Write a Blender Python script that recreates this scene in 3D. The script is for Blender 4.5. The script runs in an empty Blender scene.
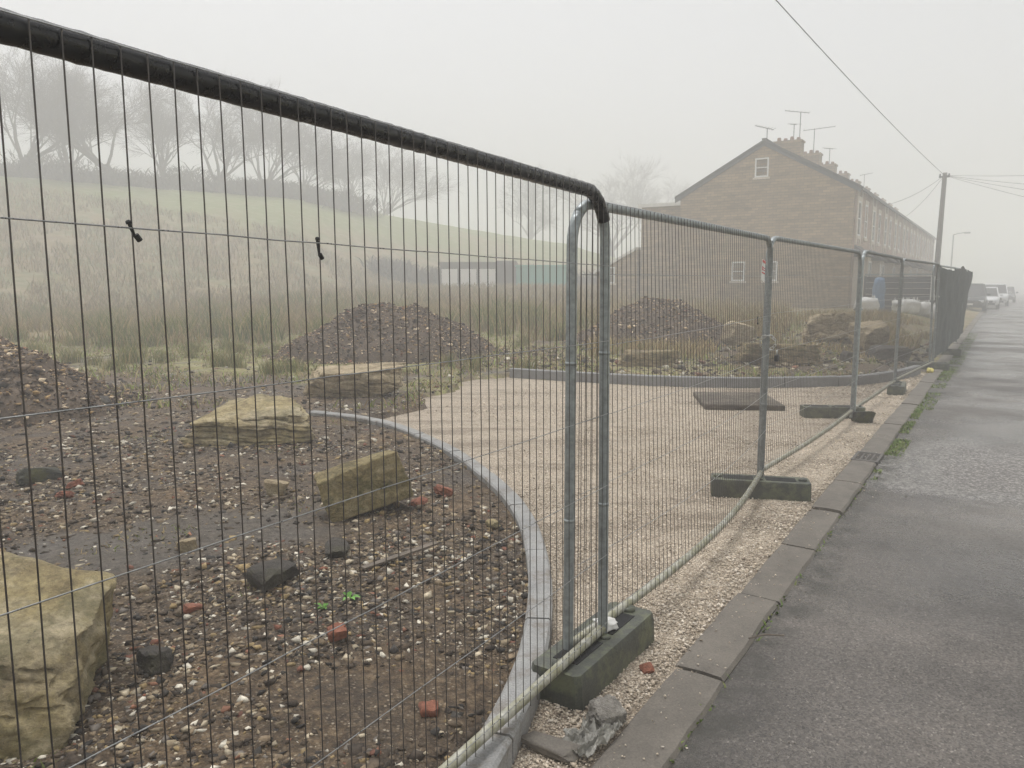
import bpy, math, random
import numpy as np
from mathutils import Vector, noise, Matrix
random.seed(7); R=np.random.RandomState(7)
PI=math.pi
sc=bpy.context.scene; col=sc.collection
A=math.radians(32.35); SA,CA=math.sin(A),math.cos(A)
RZ=PI/2-A                       # rotation that lays local x along the road
def W(u,v): return (u*SA-v*CA, u*CA+v*SA)
def UV(X,Y): return (X*SA+Y*CA, -X*CA+Y*SA)
def sm(t):
    t=max(0.,min(1.,t)); return t*t*(3-2*t)
def lerp(a,b,t): return a+(b-a)*t
def pw(x,pts):
    if x<=pts[0][0]: return pts[0][1]
    for (a,p),(b,q) in zip(pts,pts[1:]):
        if x<=b: return p+(q-p)*(x-a)/(b-a)
    return pts[-1][1]
# ------------------------------------------------------------------ materials
def newmat(name):
    m=bpy.data.materials.new(name); m.use_nodes=True
    nt=m.node_tree; b=nt.nodes['Principled BSDF']
    return m,nt,b
def N(nt,t,**k):
    n=nt.nodes.new(t)
    for a,v in k.items():
        if a.startswith('i_'): n.inputs[a[2:].replace('_',' ')].default_value=v
        else: setattr(n,a,v)
    return n
def noise_n(nt,scale,detail=4,rough=.6,vec=None):
    n=N(nt,'ShaderNodeTexNoise'); n.inputs['Scale'].default_value=scale; n.inputs['Detail'].default_value=detail; n.inputs['Roughness'].default_value=rough
    if vec is not None: nt.links.new(vec,n.inputs['Vector'])
    return n
def ramp(nt,src,stops):
    r=N(nt,'ShaderNodeValToRGB'); e=r.color_ramp.elements
    while len(e)<len(stops): e.new(.5)
    for x,(p,c) in zip(e,stops):
        x.position=p; x.color=(c[0],c[1],c[2],1) if not isinstance(c,(int,float)) else (c,c,c,1)
    nt.links.new(src,r.inputs[0]); return r
def mixc(nt,f,a,b,mode='MIX'):
    m=N(nt,'ShaderNodeMix',data_type='RGBA',blend_type=mode)
    for s,i in ((f,0),(a,6),(b,7)):
        if hasattr(s,'is_linked') or hasattr(s,'links'): nt.links.new(s,m.inputs[i])
        elif isinstance(s,(int,float)): m.inputs[i].default_value=s
        else: m.inputs[i].default_value=(s[0],s[1],s[2],1)
    return m.outputs[2]
def bump(nt,b,h,strength=.5,dist=.02,prev=None):
    n=N(nt,'ShaderNodeBump'); n.inputs['Strength'].default_value=strength; n.inputs['Distance'].default_value=dist
    nt.links.new(h,n.inputs['Height'])
    if prev: nt.links.new(prev.outputs[0],n.inputs['Normal'])
    nt.links.new(n.outputs[0],b.inputs['Normal']); return n
def pos(nt): return N(nt,'ShaderNodeNewGeometry').outputs['Position']
def objc(nt): return N(nt,'ShaderNodeTexCoord').outputs['Object']
def simple(name,c,rough=.6,metal=0,var=.25,scale=8,bs=.15,bd=.004,spec=.5):
    m,nt,b=newmat(name); o=objc(nt)
    n=noise_n(nt,scale,5,.65,o)
    lo=[x*(1-var) for x in c]; hi=[min(1,x*(1+var)) for x in c]
    r=ramp(nt,n.outputs[0],[(.3,lo),(.7,hi)])
    nt.links.new(r.outputs[0],b.inputs['Base Color'])
    b.inputs['Roughness'].default_value=rough; b.inputs['Metallic'].default_value=metal
    b.inputs['Specular IOR Level'].default_value=spec
    if bs: bump(nt,b,noise_n(nt,scale*6,4,.6,o).outputs[0],bs,bd)
    return m
def vcol(name,rough=.8,mulvar=.3,scale=60,bs=.4,bd=.004,trans=0,spec=.35):
    m,nt,b=newmat(name); p=pos(nt)
    a=N(nt,'ShaderNodeAttribute',attribute_name='Col')
    n=noise_n(nt,scale,4,.6,p)
    r=ramp(nt,n.outputs[0],[(.3,1-mulvar),(.7,1+mulvar*.6)])
    nt.links.new(mixc(nt,1.,a.outputs['Color'],r.outputs[0],'MULTIPLY'),b.inputs['Base Color'])
    b.inputs['Roughness'].default_value=rough; b.inputs['Specular IOR Level'].default_value=spec
    if bs: bump(nt,b,n.outputs[0],bs,bd)
    return m
M={}
def mat_ground():
    m,nt,b=newmat('earth'); p=pos(nt)
    n1=noise_n(nt,1.3,6,.6,p); n2=noise_n(nt,22,6,.75,p); n3=noise_n(nt,140,4,.7,p)
    dirt=ramp(nt,n2.outputs[0],[(.3,(.022,.015,.009)),(.5,(.092,.064,.040)),(.7,(.25,.185,.115))])
    wet=ramp(nt,n1.outputs[0],[(.38,(.45,.43,.42)),(.5,(.9,.87,.82)),(.64,(1.5,1.45,1.35))])
    d=mixc(nt,.85,dirt.outputs[0],wet.outputs[0],'MULTIPLY')
    vo=N(nt,'ShaderNodeTexVoronoi'); vo.inputs['Scale'].default_value=70; nt.links.new(p,vo.inputs['Vector'])
    peb=ramp(nt,vo.outputs['Color'],[(0,(.04,.03,.022)),(.5,(.10,.075,.05)),(.75,(.28,.22,.15)),(1,(.62,.55,.43))])
    pm=ramp(nt,vo.outputs['Distance'],[(.25,1.),(.5,0.)])
    pn=ramp(nt,noise_n(nt,3.1,3,.6,p).outputs[0],[(.34,.1),(.55,.95)])
    f=mixc(nt,1.,pm.outputs[0],pn.outputs[0],'MULTIPLY')
    d=mixc(nt,f,d,peb.outputs[0])
    # the worn smooth track
    tr=N(nt,'ShaderNodeAttribute',attribute_name='track')
    tc=ramp(nt,n2.outputs[0],[(.3,(.05,.042,.034)),(.7,(.17,.148,.122))])
    d=mixc(nt,tr.outputs['Fac'],d,tc.outputs[0])
    at=N(nt,'ShaderNodeAttribute',attribute_name='grass')
    gn=noise_n(nt,2.2,6,.7,p); gf=N(nt,'ShaderNodeMath',operation='ADD'); gs=N(nt,'ShaderNodeMath',operation='MULTIPLY_ADD')
    nt.links.new(gn.outputs[0],gs.inputs[0]); gs.inputs[1].default_value=1.5; gs.inputs[2].default_value=-.75
    nt.links.new(gs.outputs[0],gf.inputs[0]); nt.links.new(at.outputs['Fac'],gf.inputs[1])
    gm=ramp(nt,gf.outputs[0],[(.4,0.),(.7,1.)])
    gc=ramp(nt,noise_n(nt,4,7,.8,p).outputs[0],[(.34,(.09,.065,.04)),(.43,(.20,.165,.07)),(.49,(.22,.24,.06)),(.55,(.34,.27,.15)),(.62,(.16,.12,.07))])
    d=mixc(nt,gm.outputs[0],d,gc.outputs[0])
    st=N(nt,'ShaderNodeAttribute',attribute_name='straw')
    scn=ramp(nt,noise_n(nt,.35,6,.7,p).outputs[0],[(.3,(.16,.115,.055)),(.46,(.24,.18,.085)),(.58,(.14,.14,.045))])
    d=mixc(nt,st.outputs['Fac'],d,scn.outputs[0])
    hl=N(nt,'ShaderNodeAttribute',attribute_name='hill')
    hc=ramp(nt,noise_n(nt,.12,6,.7,p).outputs[0],[(.3,(.18,.18,.06)),(.5,(.165,.20,.045)),(.7,(.24,.20,.09))])
    d=mixc(nt,hl.outputs['Fac'],d,hc.outputs[0])
    nt.links.new(d,b.inputs['Base Color'])
    rr=ramp(nt,n1.outputs[0],[(.35,.45),(.6,.9)]); nt.links.new(rr.outputs[0],b.inputs['Roughness'])
    b.inputs['Specular IOR Level'].default_value=.35
    b1=bump(nt,b,n2.outputs[0],.8,.03); b2=bump(nt,b,n3.outputs[0],.6,.008,b1); bump(nt,b,pm.outputs[0],.35,.01,b2)
    return m
def mat_gravel():
    m,nt,b=newmat('gravel_chippings'); p=pos(nt)
    vo=N(nt,'ShaderNodeTexVoronoi'); vo.inputs['Scale'].default_value=125; nt.links.new(p,vo.inputs['Vector'])
    c=ramp(nt,vo.outputs['Color'],[(0,(.24,.195,.155)),(.35,(.47,.395,.31)),(.7,(.66,.575,.465)),(1,(.80,.73,.62))])
    dk=ramp(nt,vo.outputs['Distance'],[(.3,1.),(.75,.45)])
    d=mixc(nt,1.,c.outputs[0],dk.outputs[0],'MULTIPLY')
    mt=N(nt,'ShaderNodeMapping'); mt.inputs['Rotation'].default_value=(0,0,RZ+.9); mt.inputs['Scale'].default_value=(.35,2.2,1); nt.links.new(p,mt.inputs['Vector']); n=noise_n(nt,1.0,6,.65,mt.outputs[0]); r=ramp(nt,n.outputs[0],[(.36,(.62,.58,.53)),(.48,(.97,.94,.9)),(.7,(1.08,1.05,1.0))])
    d=mixc(nt,1.,d,r.outputs[0],'MULTIPLY')
    n2=noise_n(nt,9,5,.7,p); r2=ramp(nt,n2.outputs[0],[(.33,(.62,.58,.52)),(.5,(1,1,1))])
    d=mixc(nt,.8,d,r2.outputs[0],'MULTIPLY')
    nt.links.new(d,b.inputs['Base Color']); b.inputs['Roughness'].default_value=.8
    b1=bump(nt,b,dk.outputs[0],.7,.008); bump(nt,b,noise_n(nt,30,4,.6,p).outputs[0],.5,.02,b1)
    return m
def mat_road():
    m,nt,b=newmat('wet_asphalt'); p=pos(nt)
    vo=N(nt,'ShaderNodeTexVoronoi'); vo.inputs['Scale'].default_value=130; nt.links.new(p,vo.inputs['Vector'])
    c=ramp(nt,vo.outputs['Color'],[(0,(.032,.028,.025)),(.5,(.082,.072,.064)),(.85,(.12,.108,.096)),(1,(.24,.22,.2))])
    n=noise_n(nt,.9,6,.65,p); r=ramp(nt,n.outputs[0],[(.36,(.6,.58,.56)),(.48,(.95,.94,.92)),(.66,(1.45,1.42,1.38))])
    d=mixc(nt,1.,c.outputs[0],r.outputs[0],'MULTIPLY')
    pa=N(nt,'ShaderNodeAttribute',attribute_name='patch')
    c2=ramp(nt,noise_n(nt,45,5,.8,p).outputs[0],[(.42,(.07,.063,.057)),(.52,(.14,.13,.12)),(.58,(.38,.36,.33))])
    d=mixc(nt,pa.outputs['Fac'],d,c2.outputs[0])
    ed=N(nt,'ShaderNodeAttribute',attribute_name='edge')
    en=ramp(nt,noise_n(nt,7,5,.7,p).outputs[0],[(.4,0.),(.6,1.)])
    d=mixc(nt,mixc(nt,1.,ed.outputs['Color'],en.outputs[0],'MULTIPLY'),d,(.04,.036,.028))
    # tar seams
    nt.links.new(d,b.inputs['Base Color'])
    wn=noise_n(nt,.55,5,.6,p); w=ramp(nt,wn.outputs[0],[(.38,.5),(.48,.3),(.58,.10)])
    w2=ramp(nt,noise_n(nt,60,3,.6,p).outputs[0],[(.4,0.),(.7,.22)])
    ad=N(nt,'ShaderNodeMath',operation='ADD'); nt.links.new(w.outputs[0],ad.inputs[0]); nt.links.new(w2.outputs[0],ad.inputs[1])
    nt.links.new(ad.outputs[0],b.inputs['Roughness'])
    b1=bump(nt,b,vo.outputs['Distance'],.4,.003); bump(nt,b,noise_n(nt,25,5,.7,p).outputs[0],.35,.012,b1)
    return m
def mat_concrete(name,c,rough=.8,stain=.35):
    m,nt,b=newmat(name); p=pos(nt)
    n=noise_n(nt,4,6,.7,p); r=ramp(nt,n.outputs[0],[(.3,[x*(1-stain) for x in c]),(.55,c),(.8,[x*1.2 for x in c])])
    n2=noise_n(nt,120,4,.7,p); r2=ramp(nt,n2.outputs[0],[(.35,.72),(.65,1.12)])
    nt.links.new(mixc(nt,1.,r.outputs[0],r2.outputs[0],'MULTIPLY'),b.inputs['Base Color'])
    b.inputs['Roughness'].default_value=rough
    b1=bump(nt,b,n2.outputs[0],.35,.004); bump(nt,b,noise_n(nt,12,4,.6,p).outputs[0],.3,.01,b1)
    return m
def mat_rock(name,c1,c2,c3,moss=.3,top=None):
    m,nt,b=newmat(name); o=objc(nt)
    mp=N(nt,'ShaderNodeMapping'); mp.inputs['Scale'].default_value=(1,1,2.2); mp.inputs['Rotation'].default_value=(.25,.2,0); nt.links.new(o,mp.inputs['Vector'])
    n=noise_n(nt,3.2,9,.72,mp.outputs[0]); n.inputs['Distortion'].default_value=.6
    r=ramp(nt,n.outputs[0],[(.34,c1),(.5,c2),(.66,c3)])
    n2=noise_n(nt,26,7,.8,o); r2=ramp(nt,n2.outputs[0],[(.32,.45),(.5,.9),(.66,1.2)])
    d=mixc(nt,1.,r.outputs[0],r2.outputs[0],'MULTIPLY')
    if top:
        g=noise_n(nt,1.9,6,.7,o); gf=ramp(nt,g.outputs[0],[(.47,0.),(.6,.6)]); tt=mixc(nt,1.,top,r2.outputs[0],'MULTIPLY'); d=mixc(nt,gf.outputs[0],d,tt)
    n3=noise_n(nt,4.1,6,.75,o); mf=ramp(nt,n3.outputs[0],[(.5,0.),(.62,moss)])
    d=mixc(nt,mf.outputs[0],d,(.085,.085,.018))
    n4=noise_n(nt,70,3,.7,o); sf=ramp(nt,n4.outputs[0],[(.62,0.),(.72,.6)]); d=mixc(nt,sf.outputs[0],d,(.04,.035,.025))
    nt.links.new(d,b.inputs['Base Color']); b.inputs['Roughness'].default_value=.82
    b1=bump(nt,b,n.outputs[0],.9,.06); b2=bump(nt,b,n2.outputs[0],.8,.025,b1); bump(nt,b,noise_n(nt,90,4,.7,o).outputs[0],.6,.006,b2)
    return m
def mat_brick(name,c1,c2,mortar,bw=.34,bh=.13):
    m,nt,b=newmat(name); tc=objc(nt)
    geo=N(nt,'ShaderNodeNewGeometry')
    # pick local x or y as the horizontal run by the facing of the wall (local normal)
    tn=N(nt,'ShaderNodeTexCoord').outputs['Normal']; sn=N(nt,'ShaderNodeSeparateXYZ'); nt.links.new(tn,sn.inputs[0])
    sx=N(nt,'ShaderNodeSeparateXYZ'); nt.links.new(tc,sx.inputs[0])
    ab=N(nt,'ShaderNodeMath',operation='ABSOLUTE'); nt.links.new(sn.outputs[0],ab.inputs[0])
    gt=N(nt,'ShaderNodeMath',operation='GREATER_THAN'); nt.links.new(ab.outputs[0],gt.inputs[0]); gt.inputs[1].default_value=.5
    mx=N(nt,'ShaderNodeMix',data_type='FLOAT'); nt.links.new(gt.outputs[0],mx.inputs[0]); nt.links.new(sx.outputs[0],mx.inputs[2]); nt.links.new(sx.outputs[1],mx.inputs[3])
    cb=N(nt,'ShaderNodeCombineXYZ'); nt.links.new(mx.outputs[0],cb.inputs[0]); nt.links.new(sx.outputs[2],cb.inputs[1])
    br=N(nt,'ShaderNodeTexBrick'); nt.links.new(cb.outputs[0],br.inputs['Vector'])
    br.inputs['Scale'].default_value=1; br.inputs['Brick Width'].default_value=bw; br.inputs['Row Height'].default_value=bh; br.inputs['Mortar Size'].default_value=.01
    br.inputs['Color1'].default_value=(*c1,1); br.inputs['Color2'].default_value=(*c2,1); br.inputs['Mortar'].default_value=(*mortar,1); br.inputs['Bias'].default_value=-.1
    mp=N(nt,'ShaderNodeMapping'); mp.inputs['Scale'].default_value=(.5,.5,2.2); nt.links.new(tc,mp.inputs['Vector'])
    n=noise_n(nt,1.3,6,.7,mp.outputs[0]); r=ramp(nt,n.outputs[0],[(.3,.66),(.5,1.),(.72,1.3)])
    nt.links.new(mixc(nt,1.,br.outputs[0],r.outputs[0],'MULTIPLY'),b.inputs['Base Color'])
    b.inputs['Roughness'].default_value=.9; bump(nt,b,br.outputs['Fac'],-.4,.01)
    return m
def mat_galv(name,c,rough,algae=None,metal=.55):
    m,nt,b=newmat(name); p=pos(nt)
    n=noise_n(nt,30,5,.7,p); r=ramp(nt,n.outputs[0],[(.35,[x*.75 for x in c]),(.65,[x*1.2 for x in c])])
    d=r.outputs[0]
    if algae:
        n2=noise_n(nt,14,5,.75,p); f=ramp(nt,n2.outputs[0],[(.38,0.),(.6,1.)]); d=mixc(nt,f.outputs[0],d,algae)
    nt.links.new(d,b.inputs['Base Color']); b.inputs['Metallic'].default_value=metal
    rr=ramp(nt,n.outputs[0],[(.3,rough-.1),(.7,rough+.12)]); nt.links.new(rr.outputs[0],b.inputs['Roughness'])
    bump(nt,b,noise_n(nt,160,3,.6,p).outputs[0],.15,.002)
    return m
M['earth']=mat_ground(); M['gravel']=mat_gravel(); M['road']=mat_road()
M['kerbold']=mat_concrete('weathered_kerb',(.165,.145,.12),.7)
def muddy(m):
    nt=m.node_tree; b=nt.nodes['Principled BSDF']; src=b.inputs['Base Color'].links[0].from_socket; p=pos(nt)
    f=ramp(nt,noise_n(nt,7,7,.78,p).outputs[0],[(.5,0.),(.62,.65)]); nt.links.new(mixc(nt,f.outputs[0],src,(.13,.10,.07)),b.inputs['Base Color'])
M['kerbnew']=mat_concrete('new_concrete',(.30,.298,.29),.65,.3)
muddy(M['kerbnew'])
M['kerbdark']=mat_concrete('damp_concrete',(.25,.25,.25),.7,.3)
M['rockyellow']=mat_rock('yellow_sandstone',(.20,.15,.07),(.45,.36,.18),(.60,.51,.33),.5,(.47,.39,.27))
M['rockmid']=mat_rock('lichened_sandstone',(.12,.095,.035),(.33,.26,.12),(.52,.43,.27),.7)
M['rockbuff']=mat_rock('buff_sandstone',(.20,.15,.08),(.46,.36,.22),(.60,.50,.34),.25)
M['rockmoss']=mat_rock('mossy_sandstone',(.08,.06,.025),(.24,.175,.08),(.42,.33,.18),.6)
M['slabbrown']=mat_rock('brown_slab',(.06,.045,.035),(.13,.105,.08),(.22,.18,.14),.2)
M['rockpale']=mat_rock('pale_limestone',(.22,.20,.17),(.38,.35,.31),(.5,.47,.43),.15)
M['rockdark']=mat_rock('dark_stone',(.035,.03,.026),(.07,.06,.05),(.14,.12,.095),.3)
M['rubble']=vcol('broken_stone',.85,.45,38,.6,.012); M['blade']=vcol('grass_blades',.75,.2,3,0); M['pebble']=vcol('pebbles',.75,.2,200,0)
M['galv']=mat_galv('galvanised_tube',(.33,.36,.365),.40,None,.45)
M['blacktube']=mat_galv('black_tube',(.008,.008,.009),.28,None,.0)  # plain near-black for the nearest top rail
M['rail']=mat_galv('algae_streaked_tube',(.46,.45,.40),.55,(.27,.26,.17),.2)
M['wire']=mat_galv('mesh_wire',(.11,.10,.095),.38,None,.75)
M['wiresky']=mat_galv('mesh_wire_skylit',(.33,.335,.335),.32,None,.75)  # lighter copy of the mesh wire, sky reflection put into its colour
M['block']=mat_concrete('recycled_plastic_block',(.075,.08,.066),.55,.55)
def mossy(m):
    nt=m.node_tree; b=nt.nodes['Principled BSDF']; src=b.inputs['Base Color'].links[0].from_socket; p=pos(nt)
    f=ramp(nt,noise_n(nt,9,6,.75,p).outputs[0],[(.46,0.),(.62,.8)]); nt.links.new(mixc(nt,f.outputs[0],src,(.14,.15,.085)),b.inputs['Base Color'])
mossy(M['block'])
M['mossblock']=mat_rock('mossy_block',(.03,.03,.025),(.06,.06,.045),(.10,.10,.06),.9)
M['holeshade']=simple('hollow_shade',(.012,.012,.012),.9,bs=0)  # near-black colour that paints the shade inside slots and drain
M['stone']=mat_brick('coursed_gritstone',(.38,.285,.175),(.27,.20,.125),(.2,.16,.115))
M['front']=mat_brick('reddish_front_stone',(.44,.31,.24),(.34,.24,.18),(.27,.21,.17),.24,.08)
M['pale']=simple('pale_stone_dressing',(.62,.56,.47),.8,var=.1)
M['white']=simple('white_paint',(.78,.78,.76),.45,var=.04,bs=0)
M['slate']=mat_brick('slate_roof',(.085,.083,.088),(.06,.06,.064),(.04,.04,.04),.3,.2)
M['pane']=simple('curtained_pane',(.42,.45,.45),.25,var=.15,scale=2,bs=0)
M['glass']=simple('window_glass',(.16,.19,.19),.12,var=.2,scale=2,bs=0)
M['chimney']=M['stone']; M['pot']=simple('clay_pot',(.22,.11,.07),.8)
M['aerial']=simple('aerial_metal',(.13,.13,.13),.5,.6,bs=0)
M['bark']=simple('tree_bark',(.05,.045,.037),.95,var=.3)
M['twig']=simple('tree_twigs',(.065,.056,.047),.95,var=.3,scale=2,bs=0)
M['hedge']=vcol('hedge_leaf',.8,.2,3,0)
M['pole']=simple('pole_timber',(.09,.08,.068),.85)
M['grey']=simple('lamp_grey',(.2,.21,.21),.5,.4,bs=0)
M['cable']=simple('black_cable',(.03,.03,.03),.5,bs=0)
M['net']=simple('dark_debris_sheet',(.06,.07,.066),.75,var=.35,scale=6,bs=.4,bd=.02)
M['bag']=simple('woven_white_bag',(.72,.71,.68),.7,var=.08,scale=5,bs=.3,bd=.02)
M['blue']=simple('blue_tarpaulin',(.17,.27,.42),.5,var=.3,scale=5)
M['fencegrey']=simple('grey_boards',(.10,.105,.115),.7,var=.2)
M['carwhite']=simple('white_car_paint',(.7,.71,.72),.2,var=.03,bs=0)
M['carglass']=simple('car_glass',(.02,.022,.024),.15,bs=0,spec=.35)
M['cardark']=simple('dark_car_paint',(.045,.05,.055),.2,.3,var=.1,bs=0)
M['cargrey']=simple('grey_car_paint',(.16,.17,.18),.25,.4,var=.05,bs=0)
M['tyre']=simple('tyre_rubber',(.02,.02,.02),.85)
M['rim']=simple('wheel_alloy',(.4,.4,.4),.35,.7,bs=0)
M['headlight']=simple('headlight_lens',(.7,.72,.74),.1,var=.05,bs=0)
M['trim']=simple('black_plastic_trim',(.025,.025,.027),.5,bs=0)
M['teal']=simple('teal_steel',(.06,.36,.29),.55,var=.1)
M['shedwhite']=simple('white_shed_cladding',(.8,.79,.75),.6,var=.08)
M['sheddark']=simple('dark_shed_timber',(.07,.062,.058),.85)
M['plastic']=simple('crumpled_clear_plastic',(.27,.26,.23),.25,var=.4,scale=20,bs=.5,bd=.01)
M['brickred']=simple('broken_red_brick',(.23,.09,.055),.9,var=.5,scale=22,bs=.6,bd=.01)
M['red']=simple('sign_red',(.55,.06,.05),.5,bs=0); M['sign']=simple('sign_white',(.75,.75,.72),.5,var=.05,bs=0)
M['chain']=simple('bright_chain',(.62,.62,.6),.3,.85,bs=0)
M['tie']=simple('black_tie',(.012,.012,.012),.5,bs=0)
M['iron']=simple('cast_iron',(.12,.11,.10),.7,.3,scale=30)
M['yellow']=simple('yellow_cap',(.7,.6,.18),.5,bs=0)
M['leaf']=simple('weed_leaf',(.12,.28,.04),.6,bs=0)
M['timber']=simple('weathered_board',(.14,.115,.09),.85,var=.4,scale=9,bs=.6,bd=.01)
# ------------------------------------------------------------------ mesh helpers
def link(name,V,F,mat=None,parent=None,smooth=False,colr=None,attrs=None):
    """V (n,3); F list of index lists, or an (m,k) int array; colr per-vertex colours"""
    me=bpy.data.meshes.new(name)
    V=np.asarray(V,dtype=np.float32)
    if isinstance(F,np.ndarray):
        k=F.shape[1]; me.vertices.add(len(V)); me.vertices.foreach_set('co',V.ravel())
        me.loops.add(F.size); me.loops.foreach_set('vertex_index',F.astype(np.int32).ravel())
        me.polygons.add(len(F)); me.polygons.foreach_set('loop_start',np.arange(0,F.size,k,dtype=np.int32))
        me.update(calc_edges=True)
    else:
        me.from_pydata([tuple(map(float,p)) for p in V],[],[list(f) for f in F]); me.update()
    if smooth: me.polygons.foreach_set('use_smooth',np.ones(len(me.polygons),dtype=bool))
    if colr is not None:
        a=me.color_attributes.new('Col','FLOAT_COLOR','POINT')
        c=np.ones((len(V),4),dtype=np.float32); c[:,:3]=colr; a.data.foreach_set('color',c.ravel())
    for n,vals in (attrs or {}).items():
        a=me.attributes.new(n,'FLOAT','POINT'); a.data.foreach_set('value',np.asarray(vals,dtype=np.float32))
    if mat is not None: me.materials.append(M[mat] if isinstance(mat,str) else mat)
    o=bpy.data.objects.new(name,me); col.objects.link(o)
    if parent is not None: o.parent=parent
    return o
class MB:
    def __init__(s): s.v=[]; s.f=[]
    def add(s,V,F):
        n=len(s.v); s.v+=[tuple(p) for p in V]; s.f+=[[i+n for i in f] for f in F]; return s
    def box(s,x0,y0,z0,x1,y1,z1,bev=0):
        if bev<=0:
            V=[(x,y,z) for z in (z0,z1) for y in (y0,y1) for x in (x0,x1)]
            return s.add(V,[(0,2,3,1),(4,5,7,6),(0,1,5,4),(2,6,7,3),(0,4,6,2),(1,3,7,5)])
        b=bev; X=[(x0,x0+b,x1-b,x1)][0]
        rings=[]
        def ring(xa,ya,xb,yb,c,z): return [(xa+c,ya,z),(xb-c,ya,z),(xb,ya+c,z),(xb,yb-c,z),(xb-c,yb,z),(xa+c,yb,z),(xa,yb-c,z),(xa,ya+c,z)]
        rs=[ring(x0+b,y0+b,x1-b,y1-b,b*.4,z0),ring(x0,y0,x1,y1,b,z0+b),ring(x0,y0,x1,y1,b,z1-b),ring(x0+b,y0+b,x1-b,y1-b,b*.4,z1)]
        V=[p for r in rs for p in r]; F=[tuple(range(7,-1,-1)),tuple(range(24,32))]
        for k in range(3):
            for i in range(8): F.append((k*8+i,k*8+(i+1)%8,(k+1)*8+(i+1)%8,(k+1)*8+i))
        return s.add(V,F)
    def tube(s,pts,r,n=8,cap=True,radii=None):
        pts=[Vector(p) for p in pts]; m=len(pts); V=[]; F=[]
        d0=(pts[1]-pts[0]).normalized(); ref=Vector((0,0,1)) if abs(d0.z)<.9 else Vector((0,1,0))
        a=d0.cross(ref).normalized()
        for i,p in enumerate(pts):
            d=(pts[min(i+1,m-1)]-pts[max(i-1,0)]).normalized()
            a=(a-d*a.dot(d)).normalized(); b=d.cross(a); rr=radii[i] if radii else r
            for k in range(n):
                t=2*PI*k/n; V.append(tuple(p+a*(math.cos(t)*rr)+b*(math.sin(t)*rr)))
        for i in range(m-1):
            for k in range(n): F.append((i*n+k,i*n+(k+1)%n,(i+1)*n+(k+1)%n,(i+1)*n+k))
        if cap: F+= [tuple(range(n-1,-1,-1)),tuple((m-1)*n+k for k in range(n))]
        return s.add(V,F)
    def prism(s,poly,axis,a0,a1):
        """poly: 2-D outline; axis 'x','y' or 'z' to extrude along"""
        n=len(poly)
        def P(p,a): return {'x':(a,p[0],p[1]),'y':(p[0],a,p[1]),'z':(p[0],p[1],a)}[axis]
        V=[P(p,a0) for p in poly]+[P(p,a1) for p in poly]
        F=[tuple(range(n-1,-1,-1)),tuple(range(n,2*n))]+[(i,(i+1)%n,n+(i+1)%n,n+i) for i in range(n)]
        return s.add(V,F)
    def build(s,name,mat,parent=None,smooth=False): return link(name,np.array(s.v),s.f,mat,parent,smooth)
def empty(name,loc,rz=0,label=None,cat=None,group=None):
    o=bpy.data.objects.new(name,None); col.objects.link(o); o.location=loc; o.rotation_euler=(0,0,rz)
    o.empty_display_size=.2
    return tag(o,label,cat,group)
def tag(o,label=None,cat=None,group=None,kind=None):
    if label: o['label']=label
    if cat: o['category']=cat
    if group: o['group']=group
    if kind: o['kind']=kind
    return o
def copy_tree(o,parent=None):
    c=o.copy(); col.objects.link(c); c.parent=parent
    for ch in list(o.children): copy_tree(ch,c)
    return c
def autosmooth(o,ang=40):
    me=o.data; me.polygons.foreach_set('use_smooth',np.ones(len(me.polygons),dtype=bool))
    try: me.set_sharp_from_angle(angle=math.radians(ang))
    except Exception: pass
    return o
# ------------------------------------------------------------------ terrain
CURVE=[(.2,1.10),(1.2,1.17),(1.82,1.29),(2.34,1.44),(2.82,1.65),(3.46,2.02),(4.19,2.56),(4.8,3.18),(5.54,4.13),(6.18,5.3),(6.42,6.1),(6.40,6.9)]
KERB2=[(11.25,7.15),(11.38,5.45),(11.75,3.92),(12.5,2.72),(13.35,1.9),(14.5,1.42),(15.6,1.2)]
def catmull(P,n=10):
    out=[]
    for i in range(len(P)-1):
        p0=P[max(i-1,0)];p1=P[i];p2=P[i+1];p3=P[min(i+2,len(P)-1)]
        for k in range(n):
            t=k/n
            out.append(tuple(.5*((2*b)+(-a+c)*t+(2*a-5*b+4*c-d)*t*t+(-a+3*b-3*c+d)*t**3) for a,b,c,d in zip(p0,p1,p2,p3)))
    out.append(tuple(P[-1])); return out
CV=catmull(CURVE,12); K2=catmull(KERB2,12)
YARD=[(-4,1.03),(16,1.03)]+[(15.8,1.1)]+K2[::-1]+[(10.4,7.5),(9.3,6.9),(8.5,6.9),(7.7,6.2),(6.9,6.2)]+[p for p in CV[::-1] if p[1]<6.2]+[(-4,1.06)]
YA=np.array(YARD)
def in_yard(U,V):
    inside=np.zeros(U.shape,bool); n=len(YA); j=n-1
    for i in range(n):
        a,b=YA[i],YA[j]
        c=((a[1]>V)!=(b[1]>V)); 
        with np.errstate(divide='ignore',invalid='ignore'):
            x=(b[0]-a[0])*(V-a[1])/(b[1]-a[1])+a[0]
        inside^=(c&(U<x)); j=i
    return inside
_gu=np.arange(-4.5,17,.02); _gv=np.arange(.9,8,.02)
_GM=in_yard(*np.meshgrid(_gu,_gv))
def inside1(u,v):
    i=int((u+4.5)/.02+.5); j=int((v-.9)/.02+.5)
    return bool(0<=i<len(_gu) and 0<=j<len(_gv) and _GM[j,i])
HY0=[(-.7,30),(-.3,42),(-.1,62),(.3,66)]; HY1=[(-.7,72),(-.276,82),(-.17,88),(.07,100),(.3,104)]
HA=[(-.7,10.2),(-.276,9.1),(-.17,8.2),(.07,5.4),(.16,3.0),(.25,.6),(.3,0)]
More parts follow.
